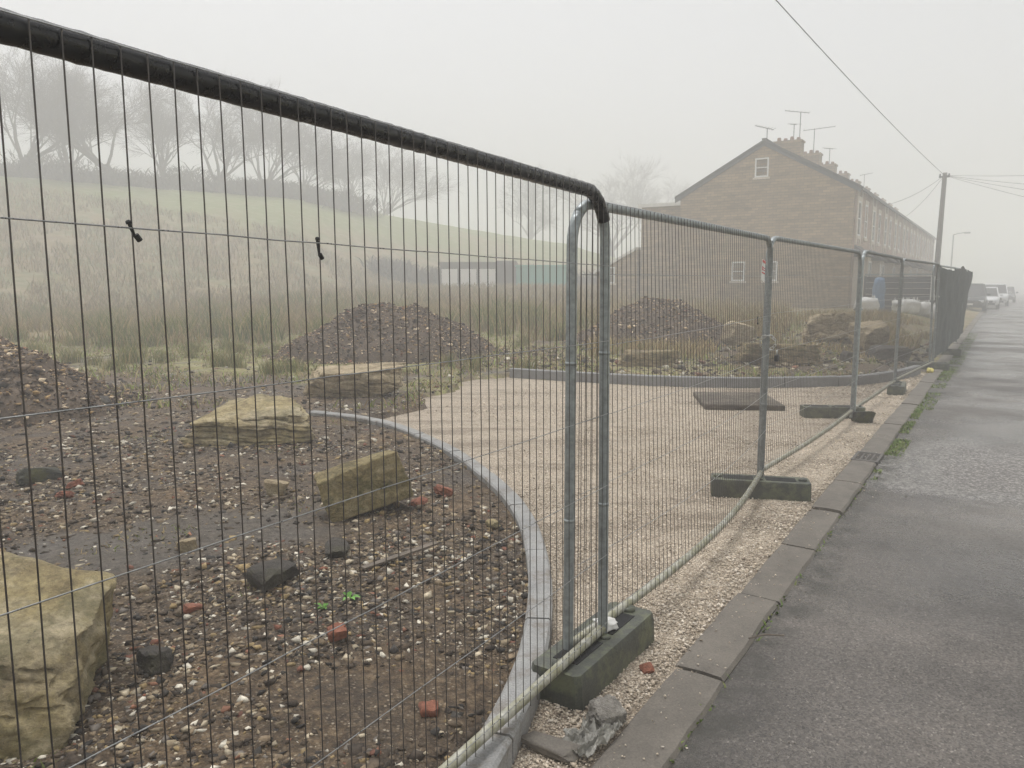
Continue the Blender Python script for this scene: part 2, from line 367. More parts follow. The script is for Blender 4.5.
def hillf(X,Y):
    if Y<20: return 0,0
    r=X/Y; t=sm((Y-pw(r,HY0))/(pw(r,HY1)-pw(r,HY0))); return t*pw(r,HA),t
def G(X,Y,detail=True):
    u,v=UV(X,Y)
    if v<1.06: return -.09 if v>-6.5 else -.02
    side=sm((v-1.2)/2.2)
    z=.06*sm((v-1.1)/.6)
    z+=.45*side*sm((u-11.5)/16)+.8*sm((Y-28)/34)*sm((v-6)/14)
    z+=hillf(X,Y)[0]
    if detail:
        d=math.hypot(X,Y)
        z+=.03*noise.noise((X*1.6,Y*1.6,0))*sm((v-1.2)/.6)+(.016*noise.noise((X*6,Y*6,3))+(.014*noise.noise((X*19,Y*19,3)) if d<9 else 0)*(1-.8*trackf(X,Y)))*sm((v-1.1)/.4)
        if d>12: z+=.12*noise.noise((X*.35,Y*.35,5))*sm((d-12)/12)
    return z
def GZ(X,Y):
    u,v=UV(X,Y)
    return 0.004 if inside1(u,v) else G(X,Y)
def trackf(X,Y):
    # smooth worn patch in the left foreground
    a=(X+2.15)/1.05; b=(Y-4.55-.45*(X+2.15))/.65
    q=math.hypot(a,b)+.45*noise.noise((X*1.4,Y*1.4,50))+.2*noise.noise((X*4,Y*4,50))
    return .9*sm((1.15-q)/.5)
def axis(lo,hi,c,h0,k):
    a=[c];x=c
    while x<hi: x+=h0+k*abs(x-c); a.append(min(x,hi))
    b=[];x=c
    while x>lo: x-=h0+k*abs(x-c); b.append(max(x,lo))
    return np.array(b[::-1]+a)
def build_ground():
    us=axis(-500,700,3.5,.026,.018); vs=np.concatenate([axis(-500,-6.6,-6.6,.4,.1),axis(-6.5,1.0,1.0,.5,.2),[1.06],axis(1.1,600,1.1,.028,.015)])
    vs=np.unique(vs)
    nu,nv=len(us),len(vs); V=[];g=[];s=[];h=[];tr=[]
    UU,VV=np.meshgrid(us,vs); yard=in_yard(UU,VV)
    for j,v in enumerate(vs):
        for i,u in enumerate(us):
            X,Y=W(u,v); z=G(X,Y,True)
            if yard[j,i]: z=-.07
            V.append((X,Y,z)); d=math.hypot(X,Y)
            ht=hillf(X,Y)[1]
            big=noise.noise((X*.22,Y*.22,9))
            gg=sm((Y-9.2-3.*big+ (0 if u<11 else -1))/4.5)*(.62+.35*noise.noise((X*.5,Y*.5,17)))
            if u>11 and v<9: gg=.48+.3*big
            if v<1.06: gg=1. if v<-6.4 else 0
            g.append(gg); s.append(sm((d-19)/7)*(1-.0*ht) if v>1.06 else 0); h.append(sm((ht-.4-.5*noise.noise((X*.06,Y*.06,3)))/.35)); tr.append(trackf(X,Y))
    I=np.arange(nu*nv).reshape(nv,nu)
    F=np.stack([I[:-1,:-1],I[:-1,1:],I[1:,1:],I[1:,:-1]],-1).reshape(-1,4)
    o=link('ground',V,F,'earth',None,True,None,{'grass':g,'straw':s,'hill':h,'track':tr})
    tag(o,kind='structure'); return o
build_ground()
def build_yard():
    us=np.concatenate([np.arange(-4,9,.04),np.arange(9,16.2,.07)]); vs=np.concatenate([np.arange(1.03,3,.035),np.arange(3,7.8,.07)])
    nu,nv=len(us),len(vs); UU,VV=np.meshgrid(us,vs)
    ins=in_yard(UU,VV)
    V=[]
    for j,v in enumerate(vs):
        for i,u in enumerate(us):
            X,Y=W(u,v); V.append((X,Y,.004+.007*noise.noise((X*2,Y*2,1))+.006*noise.noise((X*9,Y*9,2)) if v>1.1 else -.005))
    I=np.arange(nu*nv).reshape(nv,nu)
    keep=ins[:-1,:-1]|ins[:-1,1:]|ins[1:,1:]|ins[1:,:-1]
    F=np.stack([I[:-1,:-1],I[:-1,1:],I[1:,1:],I[1:,:-1]],-1)[keep]
    used=np.unique(F); mp=np.zeros(nu*nv,int); mp[used]=np.arange(len(used))
    tag(link('gravel_yard',np.array(V)[used],mp[F],'gravel',None,True),kind='structure')
build_yard()
def build_road():
    us=axis(-60,600,5,.06,.03); vs=np.unique(np.concatenate([np.arange(-2,.87,.05),np.arange(-6.4,-2,.2)]))
    V=[];pa=[];ed=[]
    for v in vs:
        for u in us:
            X,Y=W(u,v)
            z=-.012-.03*sm((.85-v)/.3)*0+.004*noise.noise((X*3,Y*3,0))-.01*max(0,noise.noise((X*.7,Y*.7,4)))
            bx=6.62+.05*noise.noise((v*3,0,0)); p=sm((u-bx)/.05)*(1-sm((u-8.6-.8*noise.noise((v*2,1,0)))/.9))*.85
            p=max(p,.5*sm((noise.noise((X*.8,Y*.8,7))-.25)/.1)*sm((u-9)/2))
            if abs(u-bx)<.035: z-=.012
            dd=math.hypot(u-3.5,v+.4)
            V.append((X,Y,z)); pa.append(p); ed.append(sm((v-.62-.1*noise.noise((u*1.3,2,0)))/.15))
    nu,nv=len(us),len(vs); I=np.arange(nu*nv).reshape(nv,nu)
    F=np.stack([I[:-1,:-1],I[:-1,1:],I[1:,1:],I[1:,:-1]],-1).reshape(-1,4)
    tag(link('road',V,F,'road',None,True,None,{'patch':pa,'edge':ed}),kind='structure')
build_road()
def old_kerb():
    mb=MB(); rnd=random.Random(3); segs=[]
    u=7.5
    while u>-3.5: L=.91+rnd.uniform(-.06,.06); segs.append((u-L,u)); u-=L
    u=7.94
    while u<70: L=.91+rnd.uniform(-.06,.06); segs.append((u,u+L)); u+=L
    for (ua,ub) in segs:
        dz=rnd.uniform(-.008,.008); dv=rnd.uniform(-.008,.008); n=len(mb.v); m=6
        # bar with chipped, worn arrises, a few rings along its length
        for i in range(m+1):
            q=ua+.010+(ub-ua-.020)*i/m; e=.012 if i in (0,m) else 0
            for (y,z) in ((.85,-.16),(.85,-.006-e*.5),(.862+e*.3,.009-e*.4),(.95,.014-e*.4),(1.058,.011-e*.4),(1.07,-.004-e*.5),(1.07,-.16)):
                mb.v.append((q+.006*noise.noise((q*5,y*9,1)),y+dv+.007*noise.noise((q*6,y*3,4)),z+dz+.006*noise.noise((q*5,y*7,8))))
        for i in range(m):
            for k in range(6): mb.f.append([n+i*7+k,n+(i+1)*7+k,n+(i+1)*7+k+1,n+i*7+k+1])
        mb.f.append([n+k for k in range(7)]); mb.f.append([n+m*7+k for k in range(6,-1,-1)])
    # slots: world transform
    V=[(*W(a,b),c) for a,b,c in mb.v]
    tag(link('kerb',V,mb.f,'kerbold'),kind='structure')
old_kerb()
def strip_kerb(name,P,width,z0,z1,mat,seg,label):
    root=None; mb=MB()
    # arc-length walk, one stone each seg metres
    d=[0]
    for a,b in zip(P,P[1:]): d.append(d[-1]+math.dist(a,b))
    def at(s):
        s=max(0,min(d[-1],s))
        for i in range(len(d)-1):
            if s<=d[i+1]:
                t=(s-d[i])/max(1e-9,d[i+1]-d[i]); a,b=P[i],P[i+1]
                tx,ty=b[0]-a[0],b[1]-a[1]; l=math.hypot(tx,ty) or 1
                return (a[0]+(b[0]-a[0])*t,a[1]+(b[1]-a[1])*t,-ty/l,tx/l)
        return None
    s=0; rnd=random.Random(5)
    while s<d[-1]-.05:
        e=min(s+seg,d[-1]); m=max(2,int((e-s)/.12)+1); V=[];F=[]; dz=rnd.uniform(-.004,.004)
        for i in range(m):
            q=s+.006+(e-s-.012)*i/(m-1); x,y,nx,ny=at(q); h=width/2; c=.012
            for (o,z) in ((-h,z0),(-h,z1-c),(-h+c,z1),(h-c,z1),(h,z1-c),(h,z0)):
                V.append((*W(x+nx*o,y+ny*o),z+dz))
        for i in range(m-1):
            for k in range(5): F.append((i*6+k,i*6+k+1,(i+1)*6+k+1,(i+1)*6+k))
        F.append((5,4,3,2,1,0)); F.append(tuple((m-1)*6+k for k in range(6)))
        mb.add(V,F); s=e
    tag(link(name,np.array(mb.v),mb.f,mat),label,'kerb edging')
strip_kerb('kerb_edging',CV,.12,-.15,.105,'kerbnew',.915,'pale concrete edging curving away from the fence round the rubble bed')
strip_kerb('kerb_edging',K2,.12,-.15,.165,'kerbdark',.915,'grey concrete edging along the far side of the gravel yard')
# ------------------------------------------------------------------ rocks
import bmesh
def ico(sub):
    bm=bmesh.new(); bmesh.ops.create_icosphere(bm,subdivisions=sub,radius=1)
    V=np.array([v.co[:] for v in bm.verts]); F=np.array([[v.index for v in f.verts] for f in bm.faces]); bm.free(); return V,F
ICO={k:ico(k) for k in (1,2,3,5,6)}
def rock(name,px,size,rz,mat,label,seed,sub=5,planes=13,tilt=(0,0),sink=.06,rough=.05,cat='boulder',group=None,flat=.25,strata=0.03,zadd=0,lay=0):
    V,F=ICO[sub]; r=random.Random(seed); D=V/np.linalg.norm(V,axis=1)[:,None]
    pn=[];ph=[]
    for ax in ((1,0,0),(-1,0,0),(0,1,0),(0,-1,0),(0,0,1),(0,0,-1)):
        n=Vector(ax)+Vector((r.uniform(-flat,flat),r.uniform(-flat,flat),r.uniform(-flat,flat))); pn.append(n.normalized()[:]); ph.append(r.uniform(.78,.95))
    for _ in range(planes):
        n=Vector((r.gauss(0,1),r.gauss(0,1),r.gauss(0,.8))).normalized(); pn.append(n[:]); ph.append(r.uniform(.92,1.2))
    pn=np.array(pn);ph=np.array(ph)
    dots=D@pn.T; q=np.where(dots>.05,dots/ph,0.0)
    p=34; rad=1/np.power((q**p).sum(1),1/p)
    P=D*rad[:,None]
    S=np.array(size)/2; P=P*S; mean=float(S.mean())
    out=[]
    for a in P:
        v=Vector(a); k=v*(1.4/mean)+Vector((seed*3.1,0,0))
        n1=noise.fractal(k*1.0,1,2,5); n2=noise.fractal(k*3.2,1,2,4)
        cr_=1-abs(noise.fractal((k.x*.9+.4*n1,k.y*.9,k.z*1.5+seed),1,2,3))*2.2; cr_=max(0,cr_)**9
        led=noise.noise((a[2]*9/ (S[2]*2),seed,a[0]*.6/mean))
        ff=1+rough*1.5*n1+rough*.9*n2+strata*1.2*math.copysign(abs(led)**.6,led)*(.5+noise.noise((k.x,k.y,7)))-rough*1.3*cr_
        out.append((a[0]*ff,a[1]*ff,a[2]*(1+rough*n1)))
    out=np.array(out)
    if lay:
        h_=S[2]*2; wob=np.array([noise.noise((a[0]*1.3/mean,a[1]*1.3/mean,seed)) for a in out]); q_=(out[:,2]/h_+.5)*lay+wob*.7+out[:,0]/S[0]*.35; li=np.floor(q_).astype(int); fr=q_-li; rl=np.random.RandomState(seed); tb=rl.uniform(-.10,.05,200); off=tb[(li+50)%200]-.05*(np.minimum(fr,1-fr)<.12); out[:,0]*=1+off; out[:,1]*=1+off*1.4
    M3=Matrix.Rotation(rz,3,'Z')@Matrix.Rotation(tilt[0],3,'X')@Matrix.Rotation(tilt[1],3,'Y')
    out=out@np.array(M3).T
    zmin=out[:,2].min(); X,Y=px; gz=GZ(X,Y)
    o=link(name,out,F,mat,None,True); autosmooth(o,38)
    o.location=(X,Y,gz-zmin-sink+zadd)
    tag(o,label,cat,group); return o
rock('boulder',(-2.08,2.72),(1.12,.95,.46),.15,'rockyellow','largest yellow sandstone boulder, cracked and weathered, in the near left corner',19,6,16,(.12,.20),.1,.05)
rock('boulder',(-2.60,7.72),(1.14,.9,.30),.15,'rockyellow','flat pale yellow slab-like boulder lying before the rubble heap at the left',21,6,9,(.14,.02),.03,.05,flat=.35,strata=.05,lay=5)
rock('boulder',(-1.03,5.12),(.60,.26,.40),.42,'rockmid','brown mossy block of stone tilted up in the middle of the rubble bed',5,6,4,(-.18,-.17),.07,.035,flat=.12,strata=.02)
rock('boulder',(-2.30,10.75),(1.40,.75,.46),.05,'rockbuff','long rounded buff boulder behind the flat yellow slab, in front of the dark heap',8,6,10,(0,.03),.08,.06,lay=3)
rock('boulder',(2.55,14.5),(1.15,.6,.36),.0,'rockmoss','low dark mossy boulder just behind the far edging, left of the others there',9,5,8,(0,0),.06,.06)
rock('boulder',(5.05,14.5),(1.6,.7,.45),-.15,'rockmoss','long flat brown boulder behind the far edging next to the chained fence post',14,6,8,(.05,.06),.03,.05,lay=4)
rock('boulder',(7.45,18.1),(1.35,.8,.62),-.1,'rockbuff','big buff boulder in dry grass before the stone gable, right of the chained post',17,6,9,(.05,-.05),.04,.05,lay=3)
rock('boulder',(5.35,18.2),(.8,.55,.62),.4,'rockbuff','small pale upright stone between the right-hand heap and the big buff boulder',23,5,8,(.3,.2),.08,.06)
rock('boulder',(7.85,16.9),(.8,.6,.66),.3,'rockbuff','squarish brown boulder seen between the distant leaning fence posts',31,5,8,(0,.1),.1,.05)
rock('boulder',(7.75,15.8),(1.0,.7,.35),.2,'rockdark','low dark boulder behind the far edging at the fourth panel',33,5,8,(0,0),.08,.05)
rock('boulder',(6.55,14.9),(.32,.26,.22),.2,'rockdark','small dark rock beside the long flat brown boulder',35,3,8,(0,0),.03,.06)
rock('boulder',(-5.1,9.35),(.34,.26,.24),.2,'rockdark','dark grey stone at the foot of the heap on the left edge',36,3,8,(0,0),.03,.06)
# slab on the gravel
sl=MB(); sl.box(-.50,-.62,0,.50,.62,.07,.012)
for i in range(len(sl.v)):
    a,b,c=sl.v[i]; sl.v[i]=(a+.03*noise.noise((a*3,b*3,0)),b+.03*noise.noise((a*3,b*3,4)),c+.012*noise.noise((a*4,b*4,8)))
o=sl.build('stone_slab','slabbrown'); o.location=(3.05,10.35,.006); o.rotation_euler=(0,0,-.1); tag(o,'thin dark rough slab lying flat on the gravel yard','slab')
# heaps: mound with its own clods
PALD=np.array([(.045,.034,.025),(.072,.053,.037),(.10,.075,.052),(.04,.035,.03),(.14,.105,.07)])
PALS=np.array([(.30,.24,.16),(.46,.39,.28),(.24,.18,.115),(.62,.57,.47),(.15,.13,.11),(.30,.22,.11)])
PALR=np.array([(.22,.09,.055),(.27,.13,.08),(.17,.075,.05)])
def pick(n,pd,ps,pr):
    k=R.rand(n); c=np.zeros((n,3))
    a=k<pd; b=(k>=pd)&(k<pd+ps); d=k>=pd+ps
    c[a]=PALD[R.randint(len(PALD),size=a.sum())]; c[b]=PALS[R.randint(len(PALS),size=b.sum())]; c[d]=PALR[R.randint(len(PALR),size=d.sum())]
    return c*(.75+.5*R.rand(n,1))
def stones(P,size,colr,protos=10,sub=1,flat=.6,sinkf=.25):
    """P (n,3) ground points -> V,F,C of irregular stones"""
    V0,F0=ICO[sub]; n=len(P); nv=len(V0)
    pro=[]
    for k in range(protos):
        rs=np.random.RandomState(50+k); pl=rs.normal(size=(7,3)); pl/=np.linalg.norm(pl,axis=1)[:,None]
        q=np.clip(V0@pl.T/rs.uniform(.36,.95,7),0,None); rad=1/np.maximum(q.max(1),.5)
        pro.append(V0*rad[:,None]*(1+.21*rs.normal(size=(nv,1))))
    pro=np.array(pro)[R.randint(protos,size=n)]
    sc3=size[:,None]*np.stack([np.ones(n),.55+.45*R.rand(n),flat*(.6+.6*R.rand(n))],1)
    pro=pro*sc3[:,None,:]*.5
    t=R.rand(n)*2*PI; tx=(R.rand(n)-.5)*.8
    c,s=np.cos(t),np.sin(t); cx,sx=np.cos(tx),np.sin(tx)
    x,y,z=pro[...,0],pro[...,1],pro[...,2]
    y2=y*cx[:,None]-z*sx[:,None]; z2=y*sx[:,None]+z*cx[:,None]
    X=x*c[:,None]-y2*s[:,None]; Y=x*s[:,None]+y2*c[:,None]
    Q=np.stack([X,Y,z2],-1)+P[:,None,:]; Q[...,2]+=(size*flat*.5*(1-2*sinkf))[:,None]
    F=(F0[None]+np.arange(n)[:,None,None]*nv).reshape(-1,3)
    C=np.repeat(colr,nv,0)
    return Q.reshape(-1,3),F,C
def heap(X0,Y0,rx,ry,h,seed,label,nst,off=(0,0)):
    n=90; V=[];C=[]
    def H(a,b):
        r=math.hypot(a/rx,b/ry)
        ang=math.atan2(b,a); r*=1+.30*noise.noise((math.cos(ang)*1.2+seed,math.sin(ang)*1.2,seed))+.12*noise.noise((a*.9,b*.9,seed+5))
        t=max(0,1-r); z=h*(1-(1-t)**1.7 if t>0 else 0)*(.93)
        z=h*min(1,(t*1.25))**.95 if t>0 else 0
        z*=1-.12*sm((t-.6)/.4)
        z+= (.13*noise.fractal((a*1.3,b*1.3,seed),1,2,5)+.05*noise.fractal((a*6,b*6,seed),1,2,3))*sm(t*6)
        return z-.12*(1-sm(t*8))
    gz=G(X0,Y0)
    for j in range(n):
        for i in range(n):
            a=(i/(n-1)*2-1)*rx*1.12; b=(j/(n-1)*2-1)*ry*1.12
            V.append((a,b,H(a,b)+G(X0+a,Y0+b)-gz))
    I=np.arange(n*n).reshape(n,n); F=np.stack([I[:-1,:-1],I[:-1,1:],I[1:,1:],I[1:,:-1]],-1).reshape(-1,4)
    F=np.concatenate([F[:,[0,1,2]],F[:,[0,2,3]]])
    V=np.array(V); cc=np.tile([.105,.075,.05],(len(V),1))*(.7+.6*R.rand(len(V),1))
    pts=[]
    for _ in range(nst):
        t=random.random()**.5*1.08; an=random.random()*2*PI; a,b=rx*t*math.cos(an),ry*t*math.sin(an)
        pts.append((a,b,max(H(a,b),0)+G(X0+a,Y0+b)-gz))
    sz=.013+.06*R.rand(nst)**5+ (R.rand(nst)>.993)*.08
    hc=pick(nst,.70,.28,.02)*np.array([1.25,1.1,.95]); SV,SF,SC=stones(np.array(pts),sz,hc)
    o=link('rubble_heap',np.concatenate([V,SV]),np.concatenate([F,SF+len(V)]),'rubble',None,False,np.concatenate([cc,SC])); o.location=(X0,Y0,gz)
    tag(o,label,'heap')
heap(-2.75,17.2,2.55,2.2,1.13,1,'dark conical heap of earth and stone chips in the middle of the site',26000)
heap(3.75,19.8,2.25,2.1,1.0,2,'brown heap of earth and stones in front of the left part of the stone gable',15000)
heap(-7.75,9.6,2.75,2.1,1.08,3,'dark heap of soil and stones cut off by the left edge',26000)
# ------------------------------------------------------------------ loose rubble, gravel and plants
def to_world(U,V): return U*SA-V*CA, U*CA+V*SA
def dist_curve(u,v): return min((u-a)**2+(v-b)**2 for a,b in CV[::2])**.5
def scatter_rubble():
    pts=[];sz=[]
    def vis(X,Y,m=.1): return Y>1.6 and -.78-m<X/Y<.75+m
    zones=[(1.9,4.6,44000,.005,.040),(3.6,7.5,32000,.008,.052),(7,12.5,8000,.022,.075),(12,18,3500,.03,.10)]
    for (y0,y1,n,s0,s1) in zones:
        c=0; tries=0
        while c<n and tries<n*12:
            tries+=1
            Y=random.uniform(y0,y1); X=random.uniform(-.80,.45)*Y
            u,v=UV(X,Y)
            if v<1.25 or not vis(X,Y): continue
            if Y>12 and u<11.6 and random.random()<.6: continue
            if inside1(u,v) or dist_curve(u,v)<.07: continue
            t=trackf(X,Y)
            if random.random()<t*.9: continue
            cl=noise.noise((X*1.3,Y*1.3,12))
            if random.random()>.75+1.2*cl+.5*noise.noise((X*4,Y*4,13)): continue
            big=random.random()
            s=s0+(s1-s0)*big**4.5
            if random.random()<.006: s*=1.9
            pts.append((X,Y,G(X,Y)-.004)); sz.append(s); c+=1
    nc=0
    while nc<1700:
        Y=random.uniform(1.9,11); X=random.uniform(-.8,.35)*Y; u,v=UV(X,Y)
        if v<1.3 or inside1(u,v) or dist_curve(u,v)<.1 or random.random()<trackf(X,Y): continue
        if noise.noise((X*1.7,Y*1.7,90))<.02: continue
        pts.append((X,Y,G(X,Y)-.012)); sz.append((.025+.04*random.random()**2)*(1+.03*Y)); nc+=1
    n=len(pts); C=pick(n,.56,.41,.03); C[-nc:]=PALD[R.randint(len(PALD),size=nc)]*R.uniform(.8,1.5,(nc,1))
    SV,SF,SC=stones(np.array(pts),np.array(sz),C,14,1,.55,.42)
    tag(link('rubble',SV,SF,'rubble',None,False,SC),'broken stone, brick chips and clods strewn over the earth','rubble',kind='stuff')
scatter_rubble()
def scatter_far_rubble():
    pts=[];sz=[]
    while len(pts)<5000:
        u=random.uniform(11.5,24); v=random.uniform(1.3,9.5)
        X,Y=W(u,v)
        if inside1(u,v): continue
        if noise.noise((X*.7,Y*.7,3))<-.15: continue
        pts.append((X,Y,G(X,Y))); sz.append(.03+.10*random.random()**3)
    SV,SF,SC=stones(np.array(pts),np.array(sz),pick(len(pts),.5,.44,.06),14,1,.62,.2)
    tag(link('rubble',SV,SF,'rubble',None,False,SC),'stones and clods strewn behind the far edging','rubble',kind='stuff')
scatter_far_rubble()
def scatter_gravel():
    n=0; P=[];S=[]
    GP=np.array([(.58,.495,.39),(.66,.57,.455),(.47,.395,.31),(.72,.64,.54),(.35,.29,.225),(.60,.50,.39)])
    for (u0,u1,v0,v1,n,s0,s1) in ((1.4,4.2,1.08,2.6,22000,.005,.014),(4,8,1.08,3.9,28000,.006,.016),(7.5,12.5,1.08,6.2,12000,.009,.022),(12,15.5,1.08,2.4,2500,.014,.03),(1.4,9,1.06,1.35,7000,.006,.02)):
        U=R.uniform(u0,u1,n*2); V=R.uniform(v0,v1,n*2); k=in_yard(U,V); U=U[k][:n];V=V[k][:n]
        X,Y=to_world(U,V); Z=np.full(len(U),.004)
        P.append(np.stack([X,Y,Z],1)); S.append(s0+(s1-s0)*R.rand(len(U))**2)
    # spill over the kerb stones and the road edge
    U=R.uniform(1.6,9,500); V=1.08-np.abs(R.normal(0,.13,500)); X,Y=to_world(U,V); P.append(np.stack([X,Y,np.where(V>.86,.012,-.012)],1)); S.append(.004+.008*R.rand(500)**2)
    U=R.uniform(1.6,14,260); V=R.uniform(-1.6,.85,260); X,Y=to_world(U,V); P.append(np.stack([X,Y,np.full(260,-.010)],1)); S.append(.004+.009*R.rand(260)**3)
    P=np.concatenate(P); S=np.concatenate(S); n=len(P)
    C=GP[R.randint(len(GP),size=n)]*(.8+.4*R.rand(n,1)); C[-260:]*=.25; 
    SV,SF,SC=stones(P,S,C,12,1,.6,.3)
    tag(link('gravel',SV,SF,'pebble',None,False,SC),'buff stone chippings loose over the yard and against the old kerb','gravel',kind='stuff')
scatter_gravel()
def blades(P,hgt,wid,lean,colr,jit=.15):
    """tapered bent blades: 2 quads worth (5 verts, 3 tris... kept as tris)"""
    n=len(P); t=R.rand(n)*2*PI; dx,dy=np.cos(t),np.sin(t)
    tl=R.rand(n)*2*PI; lx,ly=np.cos(tl)*lean*hgt,np.sin(tl)*lean*hgt
    w=wid/2
    def pt(side,f,z): return np.stack([P[:,0]+side*dx*w*f+lx*z*z,P[:,1]+side*dy*w*f+ly*z*z,P[:,2]+hgt*z*(1-.15*lean*z)],1)
    Q=np.stack([pt(-1,1,0),pt(1,1,0),pt(-1,.75,.55),pt(1,.75,.55),pt(0,0,1)],1)
    F=np.array([[0,1,3],[0,3,2],[2,3,4]]); F=(F[None]+np.arange(n)[:,None,None]*5).reshape(-1,3)
    C=np.repeat(colr*(1-jit+2*jit*R.rand(n,1)),5,0)
    return Q.reshape(-1,3),F,C
def grass(name,label,spec):
    VV=[];FF=[];CC=[];n0=0
    for (P,h,w,l,c) in spec:
        v,f,cc=blades(P,h,w,l,c); VV.append(v);FF.append(f+n0);CC.append(cc);n0+=len(v)
    tag(link(name,np.concatenate(VV),np.concatenate(FF),'blade',None,False,np.concatenate(CC)),label,'grass',kind='stuff')
def pts_region(n,y0,y1,r0,r1,test=None,gz=G):
    out=[]; t=0
    while len(out)<n and t<n*20:
        t+=1; Y=math.sqrt(random.uniform(y0*y0,y1*y1)); X=random.uniform(r0,r1)*Y
        if test and not test(X,Y): continue
        out.append((X,Y,gz(X,Y)-.01))
    return np.array(out)
GREEN=np.array([(.15,.20,.035),(.19,.23,.05),(.12,.14,.04),(.24,.20,.09),(.30,.24,.13),(.30,.23,.12),(.19,.14,.075)])
STRAW=np.array([(.46,.33,.155),(.36,.255,.12),(.54,.42,.22),(.27,.19,.085),(.25,.25,.07),(.36,.28,.11)])
def cp(pal,n): return pal[R.randint(len(pal),size=n)]
RP=[(2.55,14.5,1.0),(5.05,14.5,1.15),(7.45,18.1,1.1),(5.35,18.2,.8),(7.85,16.9,.8),(7.75,15.8,.8),(6.55,14.9,.4),(-2.3,10.75,1.0),(-2.75,17.2,2.3),(3.75,19.8,2.1)]
def clear(X,Y,k=.85): return all(math.hypot(X-a,(Y-b)*.75)>r*k for a,b,r in RP)
def t_short(X,Y):
    u,v=UV(X,Y)
    if v<1.3 or inside1(u,v) or not clear(X,Y): return False
    return noise.noise((X*.5,Y*.5,31))+.35*noise.noise((X*2,Y*2,3))>-.02-.25*sm((Y-13)/6)
P1=pts_region(26000,9.5,22,-.8,.5,t_short)
P2=pts_region(1800,2.2,9.5,-.8,0,lambda X,Y:UV(X,Y)[1]>1.5 and not inside1(*UV(X,Y)) and noise.noise((X*1.1,Y*1.1,77))>.33)
grass('grass','short patchy green grass and moss between the rubble and the rushes',
 [(P1,.04+.16*R.rand(len(P1))**2.5,.012+.012*R.rand(len(P1)),.8,1.45*cp(GREEN,len(P1))),
  (P2,.015+.03*R.rand(len(P2)),.006+.004*R.rand(len(P2)),1.,cp(GREEN,len(P2)))])
def t_tall(X,Y):
    u,v=UV(X,Y)
    if v<2.0 or X/Y>.36 or (X/Y>.25 and Y<16) : return False
    if X/Y>.05 and Y<20: return noise.noise((X*.6,Y*.6,5))>.1
    return noise.noise((X*.25,Y*.25,41))+.5*noise.noise((X*.9,Y*.9,3))>-.30+.45*sm((24-Y)/5)
P3=pts_region(46000,19.5,34,-.8,.55,t_tall); P4=pts_region(38000,33,62,-.8,.3,t_tall)
P5=pts_region(13000,15.5,29,.1,.62,lambda X,Y:UV(X,Y)[1]>1.6 and Y+X*.2<29 and UV(X,Y)[0]>14.5 and clear(X,Y-.6,1.05) and noise.noise((X*.5,Y*.5,55))>-.05)
grass('tall_grass','tall dry straw-coloured grass covering the field up to the hillside',
 [(P3,.15+.42*R.rand(len(P3)),.014+.016*R.rand(len(P3)),.5,.85*cp(STRAW,len(P3))),
  (P4,.2+.5*R.rand(len(P4)),.03+.03*R.rand(len(P4)),.5,.72*cp(STRAW,len(P4))),
  (P5,.10+.32*R.rand(len(P5)),.012+.012*R.rand(len(P5)),.5,cp(STRAW,len(P5)))])
# moss and grass along the road side of the old kerb
def verge():
    Q=[]
    for (u0,u1,v0,v1,n) in ((6.9,7.3,.78,.86,160),(8.0,8.9,.70,.86,900),(9.3,11.2,.76,.86,1300),(11.2,17,.66,.88,2600),(16,30,.6,.95,5200),(2,7,.83,.86,260)):
        for _ in range(n):
            u=random.uniform(u0,u1); v=v1-(v1-v0)*random.random()**1.5
            if noise.noise((u*2.5,v*2,8))<-.15: continue
            Q.append((*W(u,v),-.015))
    Q=np.array(Q); c=cp(np.array([(.12,.20,.03),(.17,.24,.05),(.20,.22,.08)]),len(Q))
    grass('verge_grass','thin strip of moss and grass between the road and the old kerb stones',[(Q,.008+.026*R.rand(len(Q))**2,.010+.006*R.rand(len(Q)),.9,c)])
verge()
# rush clumps
RUSH=np.array([(.15,.185,.04),(.21,.23,.06),(.34,.28,.10),(.12,.15,.035),(.46,.35,.16)])
def rush_mesh(seed,n,spread,h):
    P=np.stack([R.normal(0,spread,n),R.normal(0,spread,n),np.full(n,-.05)],1)
    v,f,c=blades(P,h*(.5+.6*R.rand(n)),.016+.012*R.rand(n),.38,cp(RUSH,n))
    return v,f,c
protos=[]
for k in range(4):
    v,f,c=rush_mesh(k,130+35*k,.17+.04*k,.80); o=link('rush_clump',v,f,'blade',None,False,c); protos.append(o)
rp=[]
rr=random.Random(12)
while len(rp)<58:
    Y=19.5+17*rr.random()**1.3; X=rr.uniform(-.72,.16)*Y
    if noise.noise((X*.16,Y*.22,21))+ (.1 if X<-2 else 0)<-.02+.12*rr.random(): continue
    if any(math.hypot(X-a,Y-b)<.7 for a,b in rp): continue
    rp.append((X,Y))
tb=[]
while len(tb)<30:
    Y=rr.uniform(13.2,19.5); X=rr.uniform(-.70,.08)*Y
    if not clear(X,Y,1.15) or noise.noise((X*.4,Y*.4,61))<-.12: continue
    if any(math.hypot(X-a,Y-b)<.45 for a,b in tb): continue
    tb.append((X,Y))
rp+=tb
rp+= [(-1.2,14.6),(-5.3,14.5),(-6.9,15.2),(-3.9,13.6),(.3,19.1),(1.2,20.0),(.75,22),(1.9,22.5),(-.4,21)]
